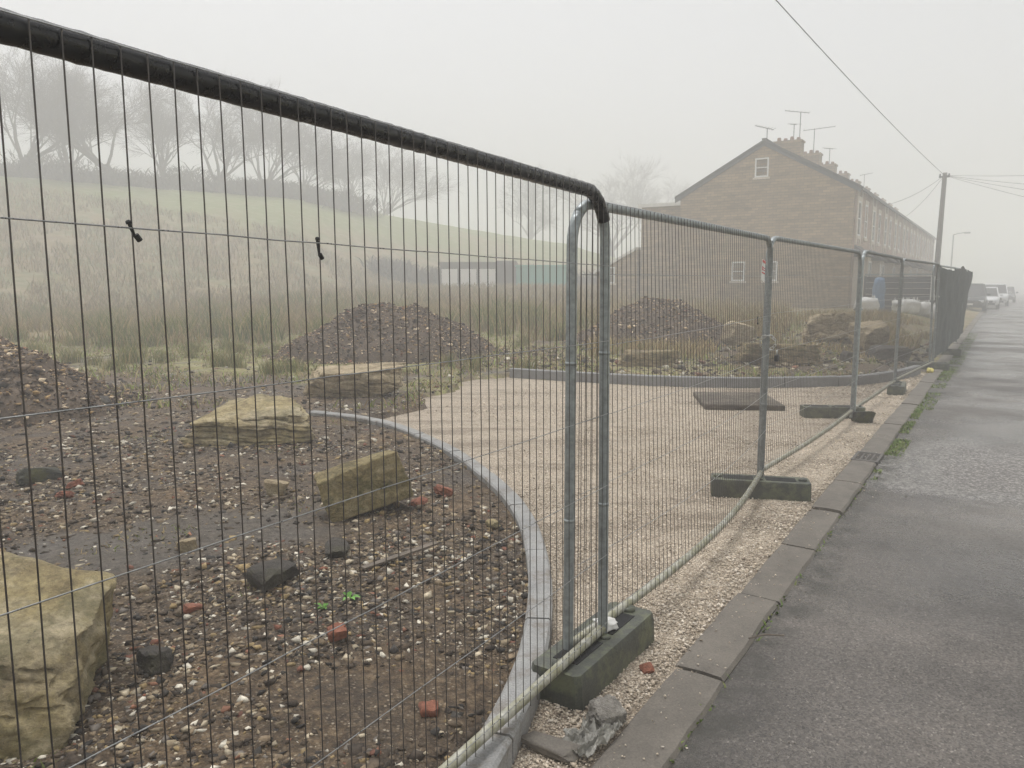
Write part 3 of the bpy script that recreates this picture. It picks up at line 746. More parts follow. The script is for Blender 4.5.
for i,(X,Y) in enumerate(rp):
    o=protos[i%4] if i<4 else copy_tree(protos[i%4])
    s=rr.uniform(.8,1.25)*(1 if Y>19.6 else rr.uniform(.22,.5)); o.location=(X,Y,G(X,Y)); o.rotation_euler=(0,0,rr.random()*6); o.scale=(s,s,s*rr.uniform(.85,1.1))
    tag(o,'dark green clump of rushes standing in the dry field' if Y>19.6 else 'small tuft of rushes on the short grass in front of the field','rushes','rush clumps in the field' if Y>19.6 else 'small rush tufts on the short grass')
# small weeds
def weed(X,Y,s,label):
    mb=MB(); r=random.Random(int(X*100))
    for k in range(7):
        a=r.random()*6.3; L=s*r.uniform(.6,1); w=s*.32; ca,sa=math.cos(a),math.sin(a)
        pr=[(0,0,0),(L*.5,w*.5,L*.35),(L,0,L*.3),(L*.5,-w*.5,L*.35)]
        mb.add([(x*ca-y*sa,x*sa+y*ca,z) for x,y,z in pr],[(0,1,2,3)])
    o=mb.build('weed','leaf'); o.location=(X,Y,GZ(X,Y)); tag(o,label,'weed')
weed(-.80,3.62,.075,'bright green seedling among the stones left of the curved edging, right one of two')
weed(-.90,3.52,.06,'bright green seedling among the stones left of the curved edging, left one of two')
# brick fragments
def brickbit(X,Y,s,rz,label,mat='brickred',seed=1):
    rock('brick_fragment',(X,Y),s,rz,mat,label,seed,3,9,(.4*math.sin(seed),.4*math.cos(seed*2)),.014,.12,'brick',flat=.12,strata=0)
brickbit(-.76,3.18,(.10,.07,.06),.4,'orange-red broken brick on the rubble, low in the middle',seed=2)
brickbit(-.50,5.52,(.16,.10,.07),.5,'orange brick fragment just right of the tilted mossy block',seed=3)
brickbit(-.66,5.25,(.15,.10,.07),1.0,'dark red brick fragment touching the right side of the tilted mossy block',seed=4)
brickbit(-3.35,5.75,(.12,.09,.06),.2,'red brick fragment, upper of the two by the worn track at the left',seed=5)
brickbit(-3.25,5.45,(.12,.09,.06),1.3,'red brick fragment, lower of the two by the worn track at the left',seed=6)
brickbit(-.30,2.62,(.08,.07,.06),.2,'dark red brick lump near the bottom, left of the curved edging',seed=7)
brickbit(.56,3.02,(.06,.05,.035),.2,'small red brick chip between the black base and the old kerb',seed=8)
brickbit(-1.55,3.55,(.10,.06,.04),.9,'flat red brick fragment in the rubble near the big yellow boulder',seed=9)
for (X,Y,s,l,m,sd) in ((-1.9,4.35,(.11,.09,.08),'white limestone lump on the worn track','rockbuff',41),(-1.25,3.85,(.30,.2,.12),'black flat lump of tarmac in the middle of the rubble','rockdark',42),(-1.02,4.3,(.22,.15,.08),'thin dark slate lying behind the black tarmac lump','rockdark',43),
   (-1.45,2.95,(.16,.12,.09),'dark stone against the right side of the big yellow boulder','rockdark',44),(-1.75,5.55,(.18,.15,.13),'grey-brown stone left of the tilted mossy block','rockbuff',45),(-3.75,5.95,(.32,.22,.12),'mossy lump of earth by the red bricks at the left','mossblock',46),(-1.35,5.7,(.16,.12,.10),'buff stone behind the tilted mossy block','rockbuff',47),(-.12,4.75,(.1,.08,.05),'yellow stone chip right of the tilted mossy block near the edging','rockyellow',48)):
    rock('loose_stone',(X,Y),s,sd*.7,m,l,sd,3,6,(0,0),.01,.06,'stone')
# ------------------------------------------------------------------ fence
def panel(p0,p1,z0,label,bow=0,lean=(0,0),tube='galv',railmat='rail',top=2.0,drop=(0,0),black=False,near=False,shear=0,sag=None,wires=True,seed=0):
    """p0,p1 in road coordinates (u,v); lean = sideways top offset (toward +v) at each end; shear = top offset along the run"""
    (u0,v0),(u1,v1)=p0,p1; L=math.hypot(u1-u0,v1-v0); X,Y=W(u0,v0)
    rz=RZ+math.atan2(v1-v0,u1-u0)
    root=empty('mesh_fence',(X,Y,0),rz,label,'fence panel','steel mesh fence panels along the road')
    rnd=random.Random(seed+1)
    def D(x,y,z):
        f=x/L; zz=(z-z0)/(top-z0)
        yy=y+bow*math.sin(PI*max(0,min(1,f)))**1.0*(1-zz)+lerp(lean[0],lean[1],f)*zz
        zs=z+lerp(drop[0],drop[1],f)*zz
        return (x+shear*zz,yy,zs)
    r=.021; cr=.17; n=16 if near else 8
    rb=z0+.10
    def path(pts,sub=1): return [D(*p) for p in pts]
    zt=top-.010
    arcL=[(cr-cr*math.cos(t),0,zt-cr+cr*math.sin(t)) for t in [k*PI/16 for k in range(9)]]
    arcR=[(L-cr+cr*math.sin(t),0,zt-cr+cr*math.cos(t)) for t in [k*PI/16 for k in range(9)]]
    zs=[rb*.4,rb,.6,1.0,1.4]
    left=[(0,0,z) for z in zs]+arcL; right=arcR+[(L,0,z) for z in zs[::-1]]
    topm=[(cr+(L-2*cr)*k/40,0,zt) for k in range(1,40)]
    if black:
        k=5
        MB().tube(path(left[:5]+arcL[:4]),r,n).build('post',M[tube],root,True)
        pp=path(arcL[3:]+topm+arcR[:7]); q=len(pp); pr=[]
        pp2=[];
        for i in range(len(pp)-1):
            for s in range(5): pp2.append(tuple(lerp(a,b,s/5) for a,b in zip(pp[i],pp[i+1])))
        pp2.append(pp[-1])
        rad=[.0255+.0022*noise.noise((i*.55,1,0))+.0016*noise.noise((i*1.7,5,0)) for i in range(len(pp2))]
        MB().tube(pp2,r,n,True,rad).build('top_rail',M['blacktube'],root,True)
        MB().tube(path(arcR[5:]+right[9:]),r,n).build('post',M[tube],root,True)
    else:
        MB().tube(path(left[:5]+arcL[:5]),r,n).build('post',M[tube],root,True)
        MB().tube(path(arcL[4:]+topm+arcR[:5]),r,n).build('top_rail',M[tube],root,True)
        MB().tube(path(arcR[4:]+right[9:]),r,n).build('post',M[tube],root,True)
    # flattened collars where the post stubs meet the frame
    for x in (0,L):
        for z in (rb+.55,1.35): MB().tube([D(x,0,z-.007),D(x,0,z+.007)],r*1.07,n).build('collar',M[tube],root,True)
    MB().tube(path([(L*k/24,0,rb) for k in range(25)]),.0195,n).build('bottom_rail',M[railmat],root,True)
    # wire lattice
    if wires:
        mb=MB(); wr=.0015; nn=5 if near else 4; ys=-.029 if black else -.0235
        nw=int(round((L-.06)/.0495)); step=(L-.06)/nw
        for i in range(nw+1):
            x=.03+i*step; j=rnd.uniform(-.0035,.0035) if near else 0
            zz0=rb-.015; e_=min(x,L-x); zz1=top+.004 if e_>=cr else top-.006-cr+math.sqrt(max(0,cr*cr-(cr-e_)**2))
            m=7
            ptsw=[]
            for k in range(m+1):
                z=lerp(zz0,zz1,k/m); w=(1-abs(2*k/m-1)) if near else 0
                ptsw.append(D(x+j*w+(rnd.uniform(-.0012,.0012) if near else 0),ys,z))
            mb.tube(ptsw,wr,nn,False)
        nvf=len(mb.f)
        for k in range(7):
            z=top+.003-.30*k
            if z<rb+.02: z=rb+.09
            xa=cr if k==0 else .025
            mb.tube([D(xa+(L-2*xa)*q/24,ys-.003,z+ (rnd.uniform(-.0015,.0015) if near else 0)) for q in range(25)],wr,nn,False)
        wm=mb.build('wire_mesh','wire',root,True); wm.data.materials.append(M['wiresky'])  # second slot: cross wires painted brighter for the sky they reflect
        pi=np.zeros(len(wm.data.polygons),dtype=np.int32); pi[nvf:]=1; wm.data.polygons.foreach_set('material_index',pi)
    return root,D
PN=[]
pA,D1=panel((-.62,1.262),(2.83,1.335),.06,'nearest steel mesh panel, with a black top rail, running off the left edge',black=True,near=True,seed=1,shear=0.0,lean=(.0,.02),drop=(.012,-.035))
pB,D2=panel((2.62,1.39),(6.02,1.50),.05,'second mesh panel, with its bottom rail bent towards the road, ending at the chained post',bow=-.11,near=True,seed=2,lean=(.0,.0),shear=.0,drop=(-.075,-.045))
pC,D3=panel((6.08,1.53),(9.66,1.40),.04,'third mesh panel, between the chained post and the mossy black base',seed=3,bow=-.04,drop=(-.03,-.02))
pD,D4=panel((9.82,1.40),(13.0,1.30),.04,'fourth mesh panel, in front of the biggest far boulder and white bag',seed=4)
pE,D5=panel((13.15,1.32),(16.75,1.04),.04,'fifth mesh panel, last one before the dark sheeted panels',seed=5)
# sheeted panels, leaning
def sheeted(p0,p1,lean,label,seed):
    root,D=panel(p0,p1,.04,label,seed=seed,lean=lean,wires=False,tube='galv')
    L=math.dist(p0,p1); V=[];F=[]; nx,nz=26,16
    for k in range(nz+1):
        for i in range(nx+1):
            x=.02+(L-.04)*i/nx; z=.16+(1.98-.16+ .16*noise.noise((i*.16,seed*1.7,0))+.02*noise.noise((i*.7,seed,3)) )*k/nz
            y=-.05+.05*noise.noise((i*.22,k*.2,seed))+.012*noise.noise((i*.9,k*.5,seed))
            V.append(D(x,y,z))
    for k in range(nz):
        for i in range(nx): a=k*(nx+1)+i; F.append((a,a+1,a+nx+2,a+nx+1))
    n=len(V); 
    V+= [(a,b+.004,c) for a,b,c in V]
    F2=[tuple(n+q for q in f[::-1]) for f in F]
    link('debris_sheet',V,F+F2,'net',root,True)
    return root
sheeted((17.2,1.12),(20.6,1.0),(.05,-.06),'dark sheeted fence panel nearest to the camera, frayed top corner',11)
sheeted((20.8,1.06),(24.2,.98),(-.1,-.14),'second dark sheeted fence panel, behind the frayed one',12)
sheeted((24.4,1.04),(26.9,1.01),(-.14,-.16),'farthest dark sheeted fence panel, ending before the parked cars',13)
# feet
def foot_mesh(root,mat='block',rich=True):
    mb=MB(); L,Wd,Hh=.72,.235,.135
    # tapered body
    V=[];F=[]
    prof=[(0,1.0),(.02,1.0),(.10,.965),(.125,.93),(.135,.90)]
    for z,s in prof:
        hx,hy=L/2*(.97+.03*s),Wd/2*s; c=.02
        V+=[(-hx+c,-hy,z),(hx-c,-hy,z),(hx,-hy+c,z),(hx,hy-c,z),(hx-c,hy,z),(-hx+c,hy,z),(-hx,hy-c,z),(-hx,-hy+c,z)]
    for k in range(4):
        for i in range(8): F.append((k*8+i,k*8+(i+1)%8,(k+1)*8+(i+1)%8,(k+1)*8+i))
    F+=[tuple(range(7,-1,-1)),tuple(range(32,40))]
    mb.add(V,F); body=mb.build('base_body',mat,root); autosmooth(body,35)
    h=MB()
    for x0,x1 in ((-.27,-.05),(.04,.26)): h.box(x0,-.055,.128,x1,.055,.1375)
    h.build('recess_shade','holeshade',root)  # black plates just proud of the top, painting the slots' shade
    for (x,y,q,hh) in ((-.31,0,.032,.148),(.31,0,.032,.148),(0,-.04,.022,.145)):
        MB().tube([(x,y,.134),(x,y,hh)],q,14).build('socket_rim',mat,root,True)
    return root
def foot(u,v,ang,label,mat='block',z=0,tip=0):
    X,Y=W(u,v); r=empty('ballast_block',(X,Y,z),RZ+ang,label,'fence base','fence bases'); foot_mesh(r,mat); r.rotation_euler=(0,tip,RZ+ang); return r
foot(2.79,1.345,-.02,'nearest black fence base, mossy, with litter in its slot, set along the fence',z=.002)
foot(5.86,1.47,math.atan2(-.78,.28),'black fence base lying crossways under the chained post')
foot(9.93,1.66,math.atan2(-.80,.42),'worn fence base reaching from the gravel to the joint of the third and fourth panels',z=.0)
foot(9.62,1.22,.25,'short green mossy fence base at the joint of the third and fourth panels','mossblock') if False else None
foot(12.75,1.24,.06,'black fence base set lengthways under the joint of the fourth and fifth panels')
foot(16.6,1.12,math.atan2(-.8,.2),'black fence base at the kerb where the dark sheeting starts')
foot(20.4,1.05,1.5,'black fence base under the first two dark sheeted panels')
# moss cap on base three
rock('moss_clod',(W(9.72,1.30)[0],W(9.72,1.30)[1]),(.24,.2,.15),.2,'mossblock','green mossy clod on the kerb-side end of the worn fence base',77,3,6,(0,0),.02,.05,'clod',zadd=.0)
# couplers and chain
def coupler(u,v,z,label,mat='chain'):
    r=empty('clamp',(*W(u,v),z),RZ,label,'clamp','fence clamps')
    m=MB(); m.box(-.075,-.032,-.016,.075,-.026,.016,.002); m.box(-.075,.026,-.016,.075,.032,.016,.002); m.build('plate',mat,r)
    b=MB(); b.tube([(0,-.05,0),(0,.05,0)],.006,8); b.tube([(0,-.042,0),(0,-.032,0)],.012,6); b.build('bolt',mat,r)
coupler(9.74,1.40,1.32,'small galvanised clamp joining the third and fourth panels','galv')
coupler(13.08,1.31,1.30,'bright clamp joining the fourth and fifth panels')
coupler(16.86,1.06,1.38,'bright clamp joining the fifth panel to the dark sheeting')
def chain():
    X,Y=W(6.05,1.50); r=empty('chain',(X,Y,1.16),RZ,'bright steel chain looped round the second fence joint','chain')
    m=MB(); nl=12
    pts=[]
    for k in range(nl):
        t=2*PI*k/nl; pts.append(Vector((.075*math.cos(t),.055*math.sin(t)-.0,-.06*math.cos(t-.3))))
    for k in range(nl):
        a,b=pts[k],pts[(k+1)%nl]; c=(a+b)/2; d=(b-a).normalized(); up=Vector((0,0,1)) if k%2 else d.cross(Vector((0,0,1))).normalized()
        s=(up-d*up.dot(d)).normalized(); ring=[]
        for q in range(9):
            t=2*PI*q/8; ring.append(c+d*(.024*math.cos(t))+s*(.011*math.sin(t)))
        m.tube(ring,.0036,6,False)
    m.build('links','chain',r)
    p=empty('padlock',(W(6.10,1.44)[0],W(6.10,1.44)[1],1.065),RZ,'black padlock hanging from the chain on the fence','padlock')
    q=MB(); q.box(-.024,-.013,-.05,.024,.013,.0,.004); q.build('lock_body','trim',p)
    s=MB(); s.tube([(-.015,0,0),(-.015,0,.022),(-.008,0,.034),(.008,0,.034),(.015,0,.022),(.015,0,0)],.004,8); s.build('shackle','chain',p,True)
chain()
# sign on second panel
def sign():
    x=3.0; p=Vector(D2(x,-.035,1.745)); X0,Y0=W(2.62,1.39); rz=RZ+math.atan2(.11,3.4)
    w=Matrix.Translation((X0,Y0,0))@Matrix.Rotation(rz,4,'Z')@p
    r=empty('fence_sign',w,rz,'small red and white sign tied near the right end of the second panel','sign'); r.rotation_euler=(0,.12,rz)
    m=MB(); m.box(-.065,-.002,-.10,.065,.002,.10,.0015); r.scale=(.75,.75,.75); m.build('sign_plate','sign',r)
    q=MB(); q.box(-.06,-.0045,.07,.06,-.0025,.095); q.box(-.06,-.0045,-.005,-.035,-.0025,.035); q.box(-.03,-.0045,.0,.055,-.0025,.008); q.box(-.03,-.0045,.02,.05,-.0025,.028); q.box(-.06,-.0045,-.03,.06,-.0025,-.018); q.build('printed_marks','red',r)
sign()
# cable ties
def tie(D,org,rz,x,z,label,dx=.02,dz=-.045):
    def w(p): return Matrix.Translation((*W(*org),0))@Matrix.Rotation(rz,4,'Z')@Vector(p)
    P=w(D(x,-.03,z)); m=MB()
    m.tube([(0,0,.006),(dx*.5,0,dz*.35),(dx,0,dz)],.0028,5,radii=[.003,.0035,.0022]); m.tube([(dx,-.001,dz+.004),(dx+.008,-.001,dz-.006)],.005,6); m.tube([(-.004,0,.001),(.004,-.004,.003)],.0032,6)
    o=m.build('cable_tie','tie'); o.location=P; o.rotation_euler=(0,0,rz); tag(o,label,'cable tie')
rzA=RZ+math.atan2(.073,3.45)
tie(D1,(-.62,1.262),rzA,1.398,1.71,'black cable tie on the near panel wire, the left one of two',.012,-.022)
tie(D1,(-.62,1.262),rzA,1.84,1.71,'black cable tie hanging longer from the near panel wire, the right one of two',.006,-.035)
rzB=RZ+math.atan2(.11,3.4)
tie(D2,(2.62,1.39),rzB,2.85,1.41,'short black cable tie on the second panel above the heap',.01,-.04)
# ------------------------------------------------------------------ drain grate, litter
g=empty('drain_grate',(*W(7.72,.96),.002),RZ,'square cast-iron drain grate set in the line of old kerb stones','drain grate')
m=MB(); m.box(-.21,-.115,-.02,-.17,.115,.014,.003); m.box(.17,-.115,-.02,.21,.115,.014,.003); m.box(-.17,-.115,-.02,.17,-.09,.014,.003); m.box(-.17,.09,-.02,.17,.115,.014,.003); m.build('frame','iron',g)
m=MB()
for k in range(7): a=-.15+.05*k; m.box(a-.009,-.09,-.015,a+.009,.09,.010,.002)
for b in (-.045,0.0,.045): m.box(-.17,b-.008,-.014,.17,b+.008,.0085,.002)
m.build('bars','iron',g); m=MB(); m.box(-.17,-.09,-.06,.17,.09,-.035); m.build('pit_shade','holeshade',g)  # black box painting the shade below the bars
def crumple(name,loc,size,mat,label,seed,cat):
    V,F=ICO[3]; out=[]
    for a in V:
        k=1+.55*noise.noise((a[0]*1.8+seed,a[1]*1.8,a[2]*1.8))+.3*abs(noise.noise((a[0]*5,a[1]*5,a[2]*5+seed)))-.1
        out.append((a[0]*k*size[0],a[1]*k*size[1],a[2]*k*size[2]))
    o=link(name,out,F,mat); o.location=loc; tag(o,label,cat)
X,Y=W(2.86,1.34); crumple('litter',(X,Y,.160),(.055,.035,.025),'bag','crumpled white paper stuffed in the slot of the nearest black base',3,'litter')
def sheetlit():
    X,Y=W(2.28,1.12); n=26; V=[];F=[]
    for j in range(n):
        for i in range(n):
            a=i/(n-1)-.5; b=j/(n-1)-.5
            z=.004+.055*abs(noise.noise((a*5,b*5,2)))+.03*abs(noise.noise((a*13,b*13,5)))
            V.append((a*.24+.03*noise.noise((a*4,b*4,7)),b*.13+.03*noise.noise((a*4,b*4,11)),z))
    for j in range(n-1):
        for i in range(n-1): q=j*n+i; F.append((q,q+1,q+n+1,q+n))
    m=len(V); V+= [(a,b,c-.002) for a,b,c in V]; F+=[tuple(m+k for k in f[::-1]) for f in F]
    o=link('plastic_sheet',V,F,'plastic'); o.location=(X,Y,.012); o.rotation_euler=(0,0,.9)
    tag(o,'crumpled clear plastic on the ground in front of the nearest black base','litter')
sheetlit()
rock('flat_stone',W(2.42,1.12),(.15,.11,.075),.4,'rockpale','pale angular stone between the nearest black base and the old kerb',61,5,8,(.3,.2),.012,.10,'stone',flat=.3)
rock('flat_stone',W(2.16,1.20),(.22,.09,.035),-.5,'kerbold','thin flat stone chip under the bottom rail by the nearest black base',62,3,5,(.1,.05),.0,.04,'stone',flat=.3)
o=MB(); o.tube([(0,0,.01),(.09,.01,.015),(.17,-.01,.012)],.004,5); o=o.build('twig','timber'); o.location=(*W(3.35,.86),.012); o.rotation_euler=(0,0,.2); tag(o,'thin dry twig lying across the edge of an old kerb stone','twig')
o=MB(); o.box(-.25,-.02,0,.25,.02,.012); o=o.build('thin_batten','timber'); X,Y=-.62,4.15; o.location=(X,Y,G(X,Y)+.03); o.rotation_euler=(0,-.05,.75); tag(o,'thin broken timber batten lying on the rubble near the curved edging','batten')
crumple('litter',(*W(15.9,1.02),.05),(.06,.05,.05),'yellow','small yellow scrap on the gravel by the last black base before the sheeting',5,'litter')
# ------------------------------------------------------------------ terraced houses
HU,HV,HW,HD,EV,RG=38.5,6.0,4.8,8.2,6.08,8.35
def window(parent,x0,x1,z0,z1,plane,facing,mat_s='pale',sash=True,lintel=True):
    """window on a wall; facing 'u' = gable (faces -u), 'v' = front (faces -v). plane = coordinate of the wall face"""
    f=MB(); g=MB(); s=MB()
    def B(mb,a0,a1,c0,c1,d0,d1):
        if facing=='u': mb.box(plane+d0,a0,c0,plane+d1,a1,c1)
        else: mb.box(a0,plane+d0,c0,a1,plane+d1,c1)
    t=.07
    B(f,x0,x0+t,z0,z1,-.03,.06);B(f,x1-t,x1,z0,z1,-.03,.06);B(f,x0+t,x1-t,z1-t,z1,-.03,.06);B(f,x0+t,x1-t,z0,z0+t,-.03,.06)
    if sash: zc=(z0+z1)/2; B(f,x0+t,x1-t,zc-.02,zc+.02,-.025,.05)
    fr=f.build('window','white',parent)
    B(g,x0+t,x1-t,z0+t,z1-t,.0,.012); g.build('pane','pane' if facing=='u' else 'glass',fr)
    if lintel and facing=='u':
        B(s,x0-.08,x1+.08,z0-.10,z0,-.05,.05); s.build('sill',mat_s,fr)
    elif lintel:
        B(s,x0-.12,x1+.12,z1,z1+.2,-.035,.05); s.build('lintel',mat_s,fr); s=MB(); B(s,x0-.12,x1+.12,z0-.14,z0,-.06,.05); s.build('sill',mat_s,fr)
    return fr
def house(k,first=False):
    u0=HU+HW*k; z0=.3 if first else .25
    lab=('stone end house of the terrace with its gable wall facing the site' if first else ['terraced house second in the row behind the gable house','terraced house third in the row behind the gable house','terraced house fourth in the row behind the gable house','terraced house fifth in the row, well into the fog','terraced house sixth in the row, faint in the fog','terraced house seventh in the row, faint in the fog','terraced house eighth in the row, nearly lost in the fog','terraced house ninth in the row, nearly lost in the fog','terraced house tenth in the row, the last one to be made out'][k-1])
    X,Y=W(u0,HV); r=empty('terraced_house',(X,Y,0),RZ,lab,'house','stone terrace')
    D=HD
    w=MB(); w.prism([(0,-.4),(D,-.4),(D,EV),(D/2,RG),(0,EV)],'x',0.0,HW-.006); w.build('wall','stone' ,r)
    # thin front facing of redder stone, 6 cm proud
    f=MB(); f.box(.32 if first else .0,-.06,-.4,HW-.006,-.003,EV-.03); f.build('front_facing','front',r)
    rf=MB()
    sl=(RG-EV)/(D/2); ov=.28
    for sgn in (0,1):
        y0=-ov if sgn==0 else D+ov; ym=D/2
        z_e=EV-sl*ov+.03; z_r=RG+.03
        x0=-.10 if first else 0; x1=HW-.004
        a=[(y0,z_e),(ym,z_r),(ym,z_r+.12),(y0,z_e+.12)]
        if sgn: a=[(y0,z_e),(y0,z_e+.12),(ym,z_r+.12),(ym,z_r)]
        rf.prism(a,'x',x0,x1)
    rf.box(x0,D/2-.1,RG+.12,x1,D/2+.1,RG+.2)
    roof=rf.build('roof','slate',r)
    ch=MB(); ch.box(HW-.38,D/2-.72,RG-.4,HW+.34,D/2+.72,RG+.68); ch.box(HW-.43,D/2-.77,RG+.68,HW+.39,D/2+.77,RG+.78); c=ch.build('chimney','stone',roof)
    pt=MB()
    for q in range(4): yy=D/2-.5+.33*q; pt.tube([(HW,yy,RG+.78),(HW,yy,RG+.95+.06*(q%2))],.1,8,radii=[.12,.09])
    pt.build('chimney_pot','pot',c)
    gt=MB(); gt.box(x0,-ov-.09,EV-sl*ov-.04,x1,-ov-.005,EV-sl*ov+.05); gt.build('gutter','trim',r)
    # front openings: tall pale surrounds
    window(r,.9,1.75,z0+3.6,z0+5.2,-.06,'v'); window(r,3.1,3.9,z0+3.6,z0+5.2,-.06,'v')
    s=MB(); s.box(.62,-.10,z0+3.2,.86,-.063,EV-.05); s.box(1.8,-.10,z0+3.2,2.02,-.063,EV-.05); s.build('stone_surround','pale',r)
    bay=MB(); bay.prism([(.55,-.06),(.85,-.62),(2.0,-.62),(2.3,-.06)],'z',z0-.3,z0+2.6); b=bay.build('bay_window','pale',r)
    br=MB(); br.prism([(-.78,z0+2.6),(-.063,z0+2.6),(-.063,z0+3.15)],'x',.45,2.4); br.build('bay_roof','slate',b)
    for x0_,x1_ in ((.95,1.9),): window(b,x0_,x1_,z0+.9,z0+2.4,-.625,'v',lintel=False)
    d=MB(); d.box(3.0,-.09,z0-.1,3.85,-.063,z0+2.05); dd=d.build('door','fencegrey',r); h=MB(); h.box(3.72,-.115,z0+.95,3.77,-.092,z0+1.08); h.build('handle','aerial',dd)
    window(r,3.0,3.85,z0+2.15,z0+2.5,-.06,'v',sash=False)
    if first:
        window(r,3.85,4.5,6.75,7.65,0,'u')
        for a in (3.3,4.85): window(r,a-.05,a+.6,1.8,2.75,0,'u')
        bv=MB()
        for (ya,yb) in ((-ov,D/2),(D+ov,D/2)):
            za=EV-sl*ov-.02; zb=RG+.0
            n=[(ya,za-.14),(yb,zb-.14),(yb,zb+.028),(ya,za+.045)]
            if ya>yb: n=n[::-1]
            bv.prism(n,'x',-.055,-.004)
        bv.build('verge_board','fencegrey',r)
    return r
for k in range(10): house(k,k==0)
def aerial(u,v,z,h,boom,ang,label,n=7):
    r=empty('tv_aerial',(*W(u,v),z),RZ,label,'aerial','rooftop aerials')
    m=MB(); m.tube([(0,0,0),(0,0,h)],.022,6); m.build('mast','aerial',r)
    b=MB(); ca,sa=math.cos(ang),math.sin(ang)
    b.tube([(-boom*.35*ca,-boom*.35*sa,h-.05),(boom*.65*ca,boom*.65*sa,h+.12)],.018,5)
    for k in range(n):
        t=-.35+k/(n-1); L=.28-.02*k
        b.tube([(boom*t*ca-sa*L,boom*t*sa+ca*L,h+.03+.17*(t)),(boom*t*ca+sa*L,boom*t*sa-ca*L,h+.03+.17*t)],.009,4)
    b.build('antenna','aerial',r)
HC=HV+HD/2
aerial(39.3,HC+.1,RG+.1,.7,.9,2.2,'small tv aerial on the ridge near the gable window')
aerial(HU+HW,HC-.55,RG+.76,1.45,1.2,1.9,'tall tv aerial on the first chimney, nearest to the gable')
aerial(HU+HW+.2,HC-.2,RG+.76,.9,.8,.6,'short tv aerial beside the tall one on the first chimney')
aerial(HU+HW*2,HC-.3,RG+.76,1.4,1.7,-1.2,'long tv aerial reaching up to the right on the second chimney')
aerial(HU+HW*3,HC-.3,RG+.76,1.0,.8,.9,'thin tv aerial on the third chimney')
aerial(HU+HW*6,HC-.3,RG+.76,1.1,.9,-1.2,'faint tv aerial on a far chimney of the terrace')
# rear wing and outhouse
r=empty('rear_wing',(*W(HU+1.2,HV+HD+.02),0),RZ,'two-storey stone rear wing with a pale flat roof edge, left of the gable','building')
m=MB(); m.box(0,0,-.4,5,2.6,5.75); m.build('wall','stone',r); m=MB(); m.box(-.15,-.0,5.753,5.1,2.75,5.93); m.build('roof','shedwhite',r)
r=empty('outhouse',(*W(HU+1.0,HV+HD+2.75),0),RZ,'low outhouse with a sloping roof and a small white window, left of the gable house','outhouse')
m=MB(); m.prism([(0,-.4),(2.4,-.4),(2.4,2.3),(0,3.5)],'x',0,3.2); m.build('wall','stone',r)
m=MB(); m.prism([(-.0,3.503),(2.6,2.2),(2.6,2.35),(-.0,3.66)],'x',-.15,3.3); m.build('roof','shedwhite',r)
window(r,1.3,1.75,1.7,2.6,0,'u')
# board fence at the side of the house, bags, bundle
r=empty('board_fence',(*W(35.6,2.15),0),RZ+PI/2,'dark grey board fence behind the white bulk bags beside the terrace','fence')
m=MB()
for k in range(7): m.box(0,-.015,.25+.245*k,2.75,.015,.25+.245*k+.225)
m.build('boards','fencegrey',r); m=MB(); m.box(-.03,-.05,2.0,2.78,.06,2.06); m.build('top_rail','galv',r)
for x in (-.05,1.35,2.76): m=MB(); m.box(x-.04,.02,0,x+.04,.1,1.99); m.build('post','fencegrey',r)
m=MB(); m.box(-.07,-.10,1.0,.27,-.03,1.95,.02); m.box(-.3,-.1,1.0,-.12,-.03,1.85,.02); o=m.build('notice_board','white'); o.location=(*W(35.4,2.2),0); o.rotation_euler=(0,0,RZ+PI/2); tag(o,'pair of white boards at the right end of the grey board fence','board')
def bulkbag(u,v,s,label,seed,zz=None):
    X,Y=W(u,v); V,F=ICO[3]; out=[]
    for a in V:
        x,y,z=a; p=4; nrm=(abs(x)**p+abs(y)**p+abs(z)**p)**(1/p); q=Vector((x,y,z))/nrm
        k=1+.22*noise.noise((q.x*1.5+seed,q.y*1.5,q.z*1.5))+.10*noise.noise((q.x*5+seed,q.y*5,q.z*5))
        out.append((q.x*k*s*.5,q.y*k*s*.5,(q.z*k+1)*s*.42))
    r=empty('bulk_bag',(X,Y,G(X,Y)-.03 if zz is None else zz),seed,label,'bulk bag','white bulk bags')
    link('bag_body',out,F,'bag',r,True)
    for (a,b) in ((1,1),(1,-1),(-1,1),(-1,-1)):
        h=MB(); h.tube([(a*s*.33,b*s*.2,s*.78),(a*s*.3,b*s*.27,s*.97),(a*s*.2,b*s*.33,s*.78)],.018,4); h.build('handle','bag',r)
bulkbag(31.5,4.25,.78,'white bulk bag standing alone, leftmost of the white bags',1)
bulkbag(34.2,3.35,.62,'small white bag, second from the left, half behind a fence post',2)
bulkbag(33.6,3.0,.66,'white bulk bag just right of a fence joint, third from the left',3)
bulkbag(34.2,2.62,.66,'white bulk bag in the row before the grey board fence, fourth from the left',4)
bulkbag(34.2,2.18,.66,'white bulk bag in the row before the grey board fence, rightmost one',5)
X,Y=W(33,4.05); r=empty('wrapped_bundle',(X,Y,G(X,Y)-.02),0,'upright bundle wrapped in blue sheeting beside the leftmost white bag','bundle')
V,F=ICO[3]; out=[]
for a in V:
    x_,y_,z_=a; nr=(abs(x_)**5+abs(y_)**5+abs(z_)**5)**.2; q=Vector(a)/nr; k=1+.22*noise.noise((q.x*2,q.y*2,q.z*4)); out.append((q.x*k*.2,q.y*k*.17,(q.z+1)*.68))
link('sheeting',out,F,'blue',r,False)
m=MB(); m.tube([(.0,0,1.4),(.01,.02,1.85)],.025,6); m.build('pole_end','white',r)
